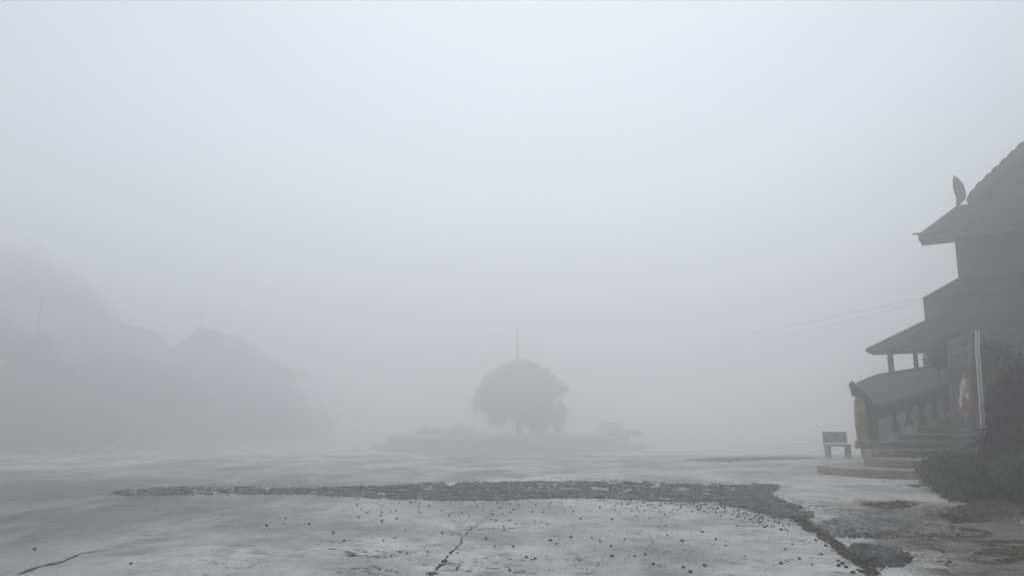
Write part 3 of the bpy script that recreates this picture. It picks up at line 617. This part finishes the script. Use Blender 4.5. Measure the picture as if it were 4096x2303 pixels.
# storeys
pe = fac(3462, 1394, -1.6); pt = fac(3697, 1281, -.7)
pr = skirt('porch_roof', M['rooftile'], pe, -1.6, pt, -.7, .3)
s_l = fac(3735, 1400, 0)[0]
tbox('lower_wall', M['wall'], s_l, SR, .9, 10, 0, pe[1] + .1)
mw = fac(3696, 1240, .6)[0]; z_m0 = pt[1]; z_m1 = fac(3696, 1188, .6)[1]
tbox('middle_wall', M['wall2'], mw, SR - .4, .6, 9.6, z_m0 - .15, z_m1)
me_ = fac(3690, 1190, .45); mt = fac(3828, 1113, 1.2); skirt('middle_roof', M['rooftile'], me_, .45, mt, 1.2, 2.6, .06)
uw = fac(3826, 1040, 1.2)[0]; ue = fac(3672, 938, 0.0); ut = fac(3828, 822, 1.1)
tbox('upper_wall', M['wall2'], uw, SR - .9, 1.2, 9.2, mt[1] - .1, ue[1] + .1)
skirt('upper_roof', M['rooftile'], ue, 0.0, ut, 1.1, 1.62)
# scalloped eave fringe under the upper roof: front and left side
fr = MB(); nn = 46; s0, s1 = ue[0], 15.2 - ue[0]; step = .20
zt = ue[1] - .1; zb = fac(3700, 972, 0)[1] + .02
s = s0; poly = []
k = 0
while s < s1:
    for f, dz in ((0, .12), (.16, .05), (.5, 0), (.84, .05)):
        if s + f * step < s1: poly.append((s + f * step, -.02, zb + dz))
    s += step
poly = poly + [(s1, -.02, zt + .02), (s0, -.02, zt + .02)]
fr.prism([(a, b, c) for a, b, c in poly], (0, .03, 0))
build('eave_fringe', fr, M['trim'], tp, rel=False)
sk = fac(3648, 939, 0); build('eave_spike', MB().tube([(ue[0] + .1, 0, ue[1]), ((ue[0] + sk[0]) / 2, 0, ue[1] + .03), (sk[0], 0, sk[1] + .02)], [.05, .04, .008], 6), M['trim'], tp, rel=False)
# steep gable roof
gl = fac(3868, 800, 1.1); g1 = fac(3900, 752, 1.1); g2 = fac(3965, 690, 1.1); g3 = fac(4096, 566, 1.1)
cx = 7.6; sl = (g3[1] - g2[1]) / (g3[0] - g2[0]); apz = g3[1] + (cx - g3[0]) * sl * .93
left = [(gl[0], gl[1] - .25), gl, g1, g2, g3, ((g3[0] + cx) / 2, g3[1] + (cx - g3[0]) / 2 * sl * .94), (cx, apz)]
prof = left + [(2 * cx - a, b) for a, b in left[:-1][::-1]]
build('main_roof', MB().prism([(a, 1.35, b) for a, b in prof], (0, 12, 0)), M['rooftile'], tp, rel=False)
inner = [(cx + (a - cx) * .9, b - .25) for a, b in prof]
build('pediment', MB().prism([(a, 1.25, max(b, ut[1] - .2)) for a, b in inner], (0, .12, 0)), M['wall2'], tp, rel=False)
bb = MB()                                              # bargeboard with flame-like teeth
pth = [Vector((a, 1.15, b)) for a, b in left[1:]] + [Vector((2 * cx - a, 1.15, b)) for a, b in left[1:-1][::-1]]
for a, b in zip(pth[:-1], pth[1:]):
    d = b - a; ln = d.length; d.normalize(); nr = Vector((-d.z, 0, d.x)); 
    if nr.z < 0: nr = -nr
    bb.prism([a - nr * .26, b - nr * .26, b + nr * .03, a + nr * .03], (0, .18, 0))
    n = max(1, int(ln / .30))
    for i in range(n):
        q = a + d * ln * (i / n); l_ = ln / n; up = 1 if a.x < cx else -1
        bb.prism([q + nr * .02, q + d * l_ * .98 + nr * .02, q + d * l_ * .8 + nr * .06, q + d * l_ * (.6 if up > 0 else .4) + nr * .075, q + d * l_ * .15 + nr * .05], (0, .12, 0))
build('bargeboard', bb, M['trim'], tp, rel=False)
fp = [(3814, 700), (3810, 722), (3811, 745), (3815, 766), (3822, 781), (3825, 800), (3822, 815), (3828, 828), (3846, 812), (3862, 796), (3865, 782), (3864, 770), (3857, 746), (3853, 735), (3842, 722), (3832, 712), (3826, 708)]
ff = [fac(x, y, .9) for x, y in fp]; cxx = sum(a for a, b in ff) / len(ff); czz = sum(b for a, b in ff) / len(ff)
fm = MB(); rows = []
for o_, s_ in ((-.09, .7), (0, 1), (.09, .7)): rows += [(cxx + (a - cxx) * s_, .95 + o_, czz + (b - czz) * s_) for a, b in ff]
n = len(ff); fm.add(rows, [(r * n + i, r * n + (i + 1) % n, (r + 1) * n + (i + 1) % n, (r + 1) * n + i) for r in range(2) for i in range(n)] + [tuple(range(n))[::-1], tuple(range(2 * n, 3 * n))])
build('roof_finial', fm, M['trim'], tp, rel=False)
fm2 = MB(); rows = []
for o_, s_ in ((-.09, .7), (0, 1), (.09, .7)): rows += [(2 * cx - (cxx + (a - cxx) * s_), .95 + o_, czz + (b - czz) * s_) for a, b in ff]
fm2.add(rows, [(r * n + i, (r + 1) * n + i, (r + 1) * n + (i + 1) % n, r * n + (i + 1) % n) for r in range(2) for i in range(n)] + [tuple(range(n)), tuple(range(2 * n, 3 * n))[::-1]])
build('roof_finial', fm2, M['trim'], tp, rel=False)
# front columns, windows
for k in range(7):
    s = fac(3975, 1300, -.9)[0] + k * 2.1
    if s < SR - .5: build('column', MB().lathe((s, -.9, 1.9), [(.26, 0), (.26, .15), (.17, .2), (.16, pe[1] - 2.25), (.22, pe[1] - 2.15), (.22, pe[1] - 1.95)], 12), M['wall'], tp, rel=False, smooth=False)
for k in range(5):
    s = 1.2 + k * 2.8
    wn = tbox('window', M['shade'], s, s + 1.0, .86, .92, 2.4, 3.4); build('window_frame', MB().box((s + .5, .85, 2.36), (1.2, .12, .08)).box((s + .5, .85, 3.44), (1.2, .12, .08)).box((s - .04, .85, 2.9), (.08, .10, 1.0)).box((s + 1.04, .85, 2.9), (.08, .10, 1.0)), M['trim'], wn, rel=False)
    if k: tbox('shutter', M['wood'], s, s + 1.0, 1.14, 1.19, mt[1] + .25, ue[1] - .25)
# terrace and its parapet, posts
tA = fac(3428, 1537, -1.2); tB = fac(3511, 1503, -1.2); tC = fac(3700, 1474, -1.2); tD = fac(3850, 1458, -1.2)
tw = MB().prism([(tA[0], -1.2, -.3), (SR, -1.2, -.3), (SR, -1.2, tD[1] + .12), (tD[0], -1.2, tD[1]), (tC[0], -1.2, tC[1]), (tB[0], -1.2, tB[1]), (tA[0], -1.2, tA[1])], (0, .22, 0))
build('terrace_wall', tw, M['terrace'], tp, rel=False)
cpg = MB().tube([(tA[0], -1.1, tA[1]), (tB[0], -1.1, tB[1]), (tC[0], -1.1, tC[1]), (tD[0], -1.1, tD[1]), (SR, -1.1, tD[1] + .12)], .09, 6); build('parapet_coping', cpg, M['rail'], tp, rel=False)
tbox('terrace_floor', M['wall'], tB[0] + .2, SR, -.98, 10.2, -.3, 1.75)
for px_, w_, r_ in ((3563, -1.1, .085), (3664, -.2, .07), (3700, 4.0, .07)):
    s = fac(px_, 1450, w_)[0]; build('post', MB().box((s, w_, (1.75 + pe[1]) / 2), (r_ * 2, r_ * 2, pe[1] - 1.8)).box((s, w_, 1.85), (r_ * 3, r_ * 3, .2)), M['wall'], tp, rel=False)
# ------------------------------------------------------------------ banner
def foot(px, py, D): return at(px, py, D)
TR = at(3904, 1322, 14.8); TL = at(3790, 1365, 16.0)
zb_ = at(3940, 1812, 14.8).z; BL = at(3807, 1818, 16.0); BR = at(3929, 1812, 14.8)
bn = thing('banner', (TR.x, 15.2, .2), 'tall black vinyl banner with a gold framed portrait and lettering on a white edged frame', 'banner')
acr = Vector((TL.x - TR.x, TL.y - TR.y, 0)); wbn = acr.length; acr.normalize(); nb_ = Vector((acr.y, -acr.x, 0))
if nb_.x > 0: nb_ = -nb_
def ban(a, b, off=0.0):
    """a 0 at the left (far) edge .. 1 at the right (near) edge, b 0 bottom .. 1 top"""
    top = BL.lerp(BR, a).lerp(TL.lerp(TR, a), b); z = top.z - .03 * math.sin(math.pi * a) * b * b
    # diagonal drag folds from the upper near corner, sag in the middle
    f = .045 * math.sin((a - b * .35) * 15) * max(0, a - .35) * (1 - abs(b - .55)) + .02 * math.sin(b * 9 + a * 3) * a * (1 - a)
    lean = .10 * math.sin(math.pi * min(1, (1 - b) * .9)) * a
    p_ = Vector((top.x, top.y, z)); return p_ + nb_ * (f + off) + Vector((lean * .35, 0, 0))
NA, NBn = 28, 60
V = [tuple(ban(i / NA, j / NBn)) for j in range(NBn + 1) for i in range(NA + 1)]
F_ = [(j * (NA + 1) + i, j * (NA + 1) + i + 1, (j + 1) * (NA + 1) + i + 1, (j + 1) * (NA + 1) + i) for j in range(NBn) for i in range(NA)]
cl = build('panel', (np.array(V), F_), M['cloth'], bn, smooth=True); so = cl.modifiers.new('thick', 'SOLIDIFY'); so.thickness = .004; so.offset = -1
def printed(name, polys, m, off=.004):
    mb = MB()
    for P in polys:
        mb.add([ban(a, b, off) for a, b in P], [tuple(range(len(P)))])
    return build(name, mb, m, cl)
def cells(a0, a1, b0, b1, n, rr, fill=.8, tilt=0):
    """a row of small looped letter-like marks"""
    out = []; w1_ = (a1 - a0) / n
    for i in range(n):
        if rr.random() > fill + .15: continue
        a = a0 + i * w1_; t_ = tilt * i / n; h_ = b1 - b0; u = w1_ * .22
        out.append([(a, b0 + t_), (a + u, b0 + t_), (a + u, b1 + t_), (a, b1 + t_)])
        out.append([(a + u, b1 - h_ * .22 + t_), (a + w1_ * .75, b1 - h_ * .22 + t_), (a + w1_ * .75, b1 + t_), (a + u, b1 + t_)])
        if rr.random() < .7: out.append([(a + w1_ * .55, b0 + t_), (a + w1_ * .75, b0 + t_), (a + w1_ * .75, b1 - h_ * .25 + t_), (a + w1_ * .55, b1 - h_ * .25 + t_)])
        if rr.random() < .5: out.append([(a + u, b0 + t_), (a + w1_ * .5, b0 + t_), (a + w1_ * .5, b0 + h_ * .25 + t_), (a + u, b0 + h_ * .25 + t_)])
        if rr.random() < .35: out.append([(a + u, b1 + h_ * .15 + t_), (a + w1_ * .6, b1 + h_ * .15 + t_), (a + w1_ * .6, b1 + h_ * .35 + t_), (a + u, b1 + h_ * .35 + t_)])
    return out
rr = random.Random(4)
printed('border', [[(0.01, .955), (.99, .955), (.99, .995), (0.01, .995)]], M['greyink'], .003)
printed('title_lettering', cells(.17, .80, .868, .905, 10, rr, 1), M['cream'])
printed('title_lettering', cells(.24, .79, .775, .797, 11, rr, 1), M['greyink'])
ell = lambda ca, cb, ra, rb, n=18, a0=0: [(ca + ra * math.cos(a0 + 6.283 * k / n), cb + rb * math.sin(a0 + 6.283 * k / n)) for k in range(n)]
flame = [(.50, .745), (.485, .70), (.47, .67), (.42, .635), (.36, .60), (.33, .55), (.335, .50), (.29, .46), (.26, .42), (.29, .375), (.37, .335), (.45, .315), (.48, .29), (.50, .245), (.53, .29), (.57, .315), (.66, .34), (.74, .38), (.78, .43), (.745, .48), (.70, .52), (.70, .575), (.67, .62), (.59, .645), (.53, .675), (.515, .70)]
printed('emblem_frame', [flame], M['orange'], .003)
printed('emblem_base', [[(.40, .465), (.31, .41), (.36, .37), (.46, .335), (.58, .335), (.69, .375), (.72, .42), (.68, .47), (.60, .50), (.44, .50)]], M['red'], .005)
printed('emblem_figure', [[(.48, .645), (.43, .615), (.385, .57), (.37, .52), (.33, .485), (.31, .45), (.33, .41), (.37, .39), (.40, .43), (.44, .455), (.50, .462), (.56, .455), (.66, .455), (.625, .50), (.61, .57), (.57, .62), (.53, .64)]], M['paleprint'], .007)
printed('emblem_face', [ell(.49, .552, .07, .034), [(.45, .515), (.42, .47), (.46, .466), (.57, .466), (.585, .50), (.54, .515)]], M['greyink'], .009)
printed('crown_mark', [[(.47, .83), (.50, .86), (.53, .83), (.60, .815), (.40, .815)], [(.485, .245), (.50, .215), (.515, .245)]], M['orange'], .004)
printed('footer_lettering', cells(.22, .76, .198, .213, 12, rr, 1) + cells(.12, .92, .150, .168, 17, rr, 1), M['cream'])
printed('footer_lettering', cells(.14, .86, .128, .138, 22, rr) + cells(.18, .84, .104, .114, 20, rr) + cells(.34, .62, .080, .092, 7, rr) + cells(.16, .82, .052, .062, 19, rr) + cells(.16, .84, .026, .036, 20, rr), M['greyink'])
# white wrapped frame edges
def strip(pxs, D, wid, depth, name):
    mb = MB(); P = [at(x, y, D) for x, y in pxs]; fine = []
    for a, b in zip(P[:-1], P[1:]): fine += [a.lerp(b, k / 5) for k in range(5)]
    fine.append(P[-1]); vs = []; n = len(fine)
    for q in fine:
        for dx, dy in ((-wid / 2, 0), (wid / 2, 0), (wid / 2, depth), (-wid / 2, depth)): vs.append(q + Vector((dx, dy, 0)))
    fs = [(4 * i + k, 4 * i + (k + 1) % 4, 4 * i + 4 + (k + 1) % 4, 4 * i + 4 + k) for i in range(n - 1) for k in range(4)] + [(0, 3, 2, 1), tuple(range(4 * n - 4, 4 * n))]
    mb.add(vs, fs); return build(name, mb, M['white'], bn, bevel=.004)
strip([(3907, 1321), (3907, 1400), (3911, 1460), (3917, 1540), (3924, 1640), (3930, 1720), (3935, 1800)], 14.76, .033, .03, 'frame_edge')
strip([(3917.5, 1322), (3917, 1410), (3922, 1450), (3928, 1540), (3935, 1640), (3942, 1720), (3944, 1750), (3941, 1800)], 14.78, .030, .03, 'frame_edge')
build('batten', MB().tube([at(3921, 1640, 14.9), at(3926, 1720, 14.9), at(3930, 1815, 14.9)], .016, 6).tube([at(3900, 1330, 14.95), at(3931, 1860, 14.95)], .022, 6).tube([at(3791, 1366, 16.05), at(3808, 1860, 16.05)], .022, 6).tube([at(3791, 1368, 16.05), at(3902, 1326, 14.95)], .014, 6), M['batten'], bn)
hm = MB()
for k in range(10):                                     # torn white hem showing between the leaves
    a = .05 + .9 * k / 9; p0 = ban(a, -.02, -.0); hm.box((p0.x - .02 + .02 * rnd.random(), p0.y - .15, p0.z - .015 * (k % 3)), (.11, .10, .018 + .03 * rnd.random()), rnd.uniform(-.5, .5), rnd.uniform(-.6, .6))
build('torn_hem', hm, M['white'], bn)
build('frame_gap', MB().tube([at(3913, 1326, 14.84), at(3915, 1450, 14.84), at(3921, 1540, 14.84), at(3929, 1640, 14.84), at(3936, 1720, 14.84), at(3937, 1805, 14.84)], .022, 5), M['dark'], bn)
nl = MB()
for (x, y) in ((3909, 1417), (3923, 1557), (3927, 1673)): nl.box(at(x, y, 14.75), (.008, .008, .012))
build('nail', nl, M['dark'], bn)
def rope(name, pts, r, m, label):
    mb = MB(); P = []
    for a, b in zip(pts[:-1], pts[1:]): P += [a.lerp(b, k / 8) for k in range(8)]
    P.append(pts[-1]); mb.tube(P, r, 6); o = build(name, mb, m, loc=pts[0]); return tag(o, label, 'rope')
rope('guy_rope', [at(3919, 1378, 14.85), at(3990, 1405, 14.7), at(4060, 1440, 14.6), at(4096, 1461, 14.55), at(4300, 1560, 14.2)], .013, M['rope_dark'], 'dark thick rope sloping down to the right from the banner top')
rope('guy_line', [at(3932, 1544, 14.85), at(4000, 1506, 14.7), at(4085, 1468, 14.6), at(4300, 1370, 14.2)], .006, M['rope_pale'], 'thin pale cord rising to the right from the banner middle')
# pale pots half hidden in the maroon shrub
pt_ = MB(); c = at(3978, 1625, 15.6); pt_.lathe((c.x, c.y, c.z - .3), [(.14, 0), (.19, .22), (.21, .28), (.17, .28)], 14)
c = at(4045, 1505, 16.2); o = build('pale_bowl', MB().lathe((c.x, c.y, c.z - .16), [(.05, 0), (.06, .04), (.16, .12), (.2, .18), (.17, .18)], 14).lathe((c.x, c.y, 0), [(.12, 0), (.10, .2), (.08, c.z - .3), (.11, c.z - .16)], 10), M['kerb'], loc=(c.x, c.y, 0)); tag(o, 'pale shallow bowl on a pedestal above the maroon shrub', 'planter')
# ------------------------------------------------------------------ round platform with the tree
PD = 72.0; gz = float(ground_z(0, PD))  # platform and tree pushed back and enlarged so the fog thickens over them
pl = at(2035, 1790, PD + 8); pl.z = gz
rp = thing('tree_platform', (pl.x, PD + 15, gz), 'wide low round cement platform under the drooping tree', 'platform')
zt_ = at(2035, 1759, PD + .5).z; z1_ = at(2035, 1797, PD).z
build('lower_tier', MB().lathe((pl.x, PD + 14.9, gz - .02), [(15.6, 0), (15.54, z1_ - gz), (1, z1_ - gz + .01)], 72), M['kerb'], rp)
build('upper_tier', MB().lathe((pl.x, PD + 14.9, z1_ - .01), [(13.8, 0), (13.75, zt_ - z1_), (1, zt_ - z1_ + .01)], 72), M['kerb'], rp)
TD = 86.0; tb = at(2078, 1762, TD); tb.z = zt_
dt = thing('drooping_tree', tb, 'lone shaggy tree with drooping yellowish crown on the round platform', 'tree')
def cp(x, y, d=0): q = at(x, y, TD); return (q.x, TD + d, q.z)
S = TD / F_PX
dome = [(2070, 1447), (2115, 1450), (2150, 1462), (2185, 1485), (2207, 1505), (2222, 1530), (2258, 1548), (2240, 1563), (2212, 1572), (2212, 1600), (2240, 1615), (2257, 1635), (2254, 1665), (2240, 1700), (2225, 1708), (2205, 1690), (2180, 1698), (2165, 1712), (2146, 1716), (2122, 1704), (2104, 1682), (2085, 1676),
        (2066, 1676), (2050, 1664), (2036, 1655), (2020, 1678), (1990, 1682), (1966, 1672), (1950, 1640), (1930, 1640), (1912, 1648), (1906, 1600), (1918, 1565), (1936, 1535), (1952, 1505), (1985, 1478), (2015, 1462), (2040, 1452)]
r31 = np.random.RandomState(31); Q = r31.uniform([1895, 1435], [2270, 1765], (90000, 2)); din = inside(Q[:, 0], Q[:, 1], dome)
ed_ = np.where(din, 1, -1) * edgedist(Q[:, 0], Q[:, 1], dome)
keep_ = (ed_ > -6 + 30 * (fbm(Q[:, 0] / 9 + 3, Q[:, 1] / 22, 4) - .42)) & (fbm(Q[:, 0] / 16, Q[:, 1] / 11, 4) > .46 - np.clip(ed_, -5, 60) / 300); Q = Q[keep_][:30000]; ed_ = ed_[keep_][:30000]
dep = np.sqrt(np.clip(1 - ((Q[:, 0] - 2082) / 190) ** 2 - ((Q[:, 1] - 1640) / 205) ** 2 * .6, .02, 1)) * 4.7 * r31.uniform(-1, 1, len(Q))
P = np.array([tuple(at(x, y, TD)) for x, y in Q]); P[:, 1] += dep
sway = np.stack([(Q[:, 0] - 2080) / 190, dep / 5, -(Q[:, 1] - 1560) / 300], 1)
build('crown', leaves(P, .62, .030, -.55, .45, sway, 31, .6), M['leaf_tree'], dt)
tk = MB(); t0 = tb - Vector((0, 0, .1)); t1 = Vector(cp(2080, 1690)); t2 = Vector(cp(2078, 1600)); tk.tube([t0, t0.lerp(t1, .3), t1, t2], [.52, .40, .36, .26], 9)
for (x, y) in ((1980, 1580), (2180, 1570), (2075, 1500), (2020, 1640), (2150, 1650)): tk.tube([t1, t1.lerp(Vector(cp(x, y)), .5) + Vector((0, 0, .15)), Vector(cp(x, y, rnd.uniform(-.8, .8)))], [.12, .08, .03], 6)
build('trunk', tk, M['bark'], dt)
# small shrubs beyond
for (x, y, D, r, l) in ((2445, 1715, 94, 1.3, 'pale shrub right of the lone tree'), (1850, 1730, 89, 1.4, 'low pale shrub close left of the lone tree'), (1715, 1738, 89, 1.3, 'low shrub farther left along the platform'), (2535, 1745, 87, .9, 'tiny pale shrub at the right end of the platform')):
    q = at(x, y, D); bush('distant_shrub', l + ' in thick fog', 'shrub', [(q.x, q.y, q.z, r * 1.2, r, r * .7), (q.x - r * .8, q.y, q.z - r * .3, r * .7, r * .7, r * .5), (q.x + r * .8, q.y, q.z - r * .3, r * .7, r * .7, r * .4)], M['leaf_tree'], 80, 30, .2, .22, .06, int(x), gz=zt_ if D < 91 else float(ground_z(0, D)), group='shrubs fading in the fog', stems=4)
# utility pole and wires
def wire_pts(a, b, sag, n=24): return [a.lerp(b, k / n) - Vector((0, 0, sag * 4 * (k / n) * (1 - k / n))) for k in range(n + 1)]
UD = 98.0; ub = at(2071, 1313, UD); up_ = thing('utility_pole', (ub.x, UD, float(ground_z(0, UD))), 'thin utility pole rising behind the lone tree', 'utility pole')
build('post', MB().tube([(ub.x, UD, float(ground_z(0, UD)) - .1), (ub.x, UD, ub.z)], [.27, .17], 8), M['pole'], up_)
build('crossarm', MB().box((ub.x, UD - .2, ub.z - .5), (.5, .08, .10)), M['pole'], up_)
wl = MB()
aL = at(2062, 1328, UD); bL = at(1150, 1448, 122); bL2 = at(600, 1500, 138)
wl.tube(wire_pts(aL, bL, .25) + wire_pts(bL, bL2, .2)[1:], .016, 4)
o = build('overhead_wire', wl, M['wire'], loc=aL); tag(o, 'overhead wire running left from the utility pole into the fog', 'wire')
aR = at(2080, 1330, UD); bR = Cc + N_ * .6 + e_ * mw; bR.z = z_m1 - .02
for dz, l in ((0, 'upper overhead wire sagging from the utility pole to the temple roof'), (-.16, 'lower overhead wire sagging from the utility pole to the temple wall')):
    wr = MB(); wr.tube(wire_pts(aR + Vector((0, 0, dz * 1.2)), bR + Vector((0, 0, dz)), 2.0 if dz == 0 else 2.5), .0036, 4); o = build('overhead_wire', wr, M['wire'], loc=aR); tag(o, l, 'wire')
# ------------------------------------------------------------------ the dim left side: trees, shrine roofs, bank
def TB(px, py, D, r, rz=None): q = at(px, py, D); return (q.x, q.y, q.z, r, r, rz or r)
dens = M['leaf_hill']
def gzD(D): return float(ground_z(0, D))
specs = [('broad dark tree filling the far left edge of the fog, nearest of them', -60, 72.5, [(-120, 1500, 72.5, 7.72, 4.91), (20, 1580, 72.5, 5.85, 3.51), (-40, 1650, 71.4, 6.43, 3.28), (170, 1680, 72.5, 5.38, 2.11), (310, 1710, 73.7, 4.21, 1.52)], 760, 150),
         ('tallest fog dimmed tree behind the left edge', 20, 100.6, [(-20, 1190, 100.6, 9.59, 6.79), (200, 1300, 100.6, 8.42, 6.32), (-60, 1350, 99.4, 9.13, 7.02), (330, 1440, 99.4, 7.02, 4.91), (150, 1480, 98.3, 8.66, 5.62)], 900, 150),
         ('round fog dimmed tree between the left edge and the shrine roofs', 470, 91.3, [(470, 1560, 90.1, 6.2, 3.98), (620, 1620, 90.1, 5.85, 3.39), (350, 1620, 88.9, 5.85, 3.74)], 560, 120),
         ('low fog dimmed tree at the right end of the left hand trees', 950, 110.0, [(880, 1570, 110.0, 7.72, 4.56), (1040, 1640, 110.0, 6.79, 2.92), (740, 1620, 107.6, 6.55, 3.98), (1180, 1690, 112.3, 5.85, 2.34)], 620, 120)]
for i, (l, px, D, bs, nc, per) in enumerate(specs):
    q = at(px, 1700, D); big_tree('broadleaf_tree', l, (q.x, D, gzD(D)), 4.5 + D * .07, [TB(a, b, d_, r_, rz_) for a, b, d_, r_, rz_ in bs], dens, nc, per, .8 if D > 60 else .5, .34 if D > 60 else .22, .12 if D > 60 else .08, 60 + i, 'trees dim in the fog on the left')
# shrine with steep roof and thin spire
def shrine(px_l, px_c, px_r, y_top, y_eave, D, depth, label, spire_y, seed):
    A = at(px_l, y_eave, D); B = at(px_r, y_eave, D); Tt = at(px_c, y_top, D); gz_ = gzD(D)
    t = thing('shrine_hall', (Tt.x, D, gz_), label, 'shrine', 'shrine halls dim in the fog')
    def sag(a, b, n=6): return [Vector((a.x + (b.x - a.x) * k / n, D, a.z + (b.z - a.z) * (k / n) - .6 * math.sin(math.pi * k / n))) for k in range(n + 1)]
    poly = sag(A, Tt) + sag(Tt, B)[1:]
    build('roof', MB().prism(poly + [Vector((B.x, D, B.z - .2)), Vector((A.x, D, A.z - .2))], (0, depth, 0)), M['rooftile'], t)
    build('wall', MB().box(((A.x + B.x) / 2, D + depth / 2 + .3, (gz_ + A.z - .2) / 2 + .02), ((B.x - A.x) * .78, depth - 1.2, A.z - .2 - gz_)), M['wall2'], t)
    sp_ = at(px_c, spire_y, D); build('spire', MB().lathe((Tt.x, D + .3, Tt.z - .1), [(.22, 0), (.26, .12), (.12, .3), (.15, .4), (.07, .6), (.02, sp_.z - Tt.z + .1)], 8), M['trim'], t)
    for s_ in (A, B): build('eave_finial', MB().tube([s_, s_ + Vector((.35 if s_ is B else -.35, 0, .18)), s_ + Vector((.5 if s_ is B else -.5, 0, .6))], [.09, .07, .01], 5), M['trim'], t)
shrine(540, 800, 1100, 1305, 1480, 105, 18, 'broader shrine hall with the tall thin spire, nearer the lone tree', 1215, 1)
shrine(350, 455, 575, 1285, 1420, 98, 13, 'smaller steep roofed shrine hall, closer to the left edge', 1250, 2)
ld = at(165, 1193, 72); lp = thing('lamp_post', (ld.x, 72, gzD(72)), 'faint post with a crossbar at the far left', 'post')
build('pole', MB().tube([(ld.x, 72, gzD(72)), (ld.x, 72, at(165, 1193, 72).z)], [.07, .05], 6), M['pole'], lp); build('crossbar', MB().box((ld.x, 71.9, at(165, 1197, 72).z), (2.0, .08, .08)), M['pole'], lp)
# ------------------------------------------------------------------ haze
hm_ = bpy.data.materials.new('haze'); hm_.use_nodes = True; t = hm_.node_tree; t.nodes.clear()
o_ = t.nodes.new('ShaderNodeOutputMaterial'); pv = t.nodes.new('ShaderNodeVolumePrincipled')
pv.inputs['Color'].default_value = (.993, .994, .996, 1); pv.inputs['Density'].default_value = .025; pv.inputs['Anisotropy'].default_value = .75
t.links.new(pv.outputs[0], o_.inputs['Volume'])
hz = build('haze', MB().box((0, 65, (29 - 6.0) / 2), (380, 280, 29 + 6.0)), hm_); tag(hz, 'thick white fog over the whole plaza', 'fog', kind='stuff')
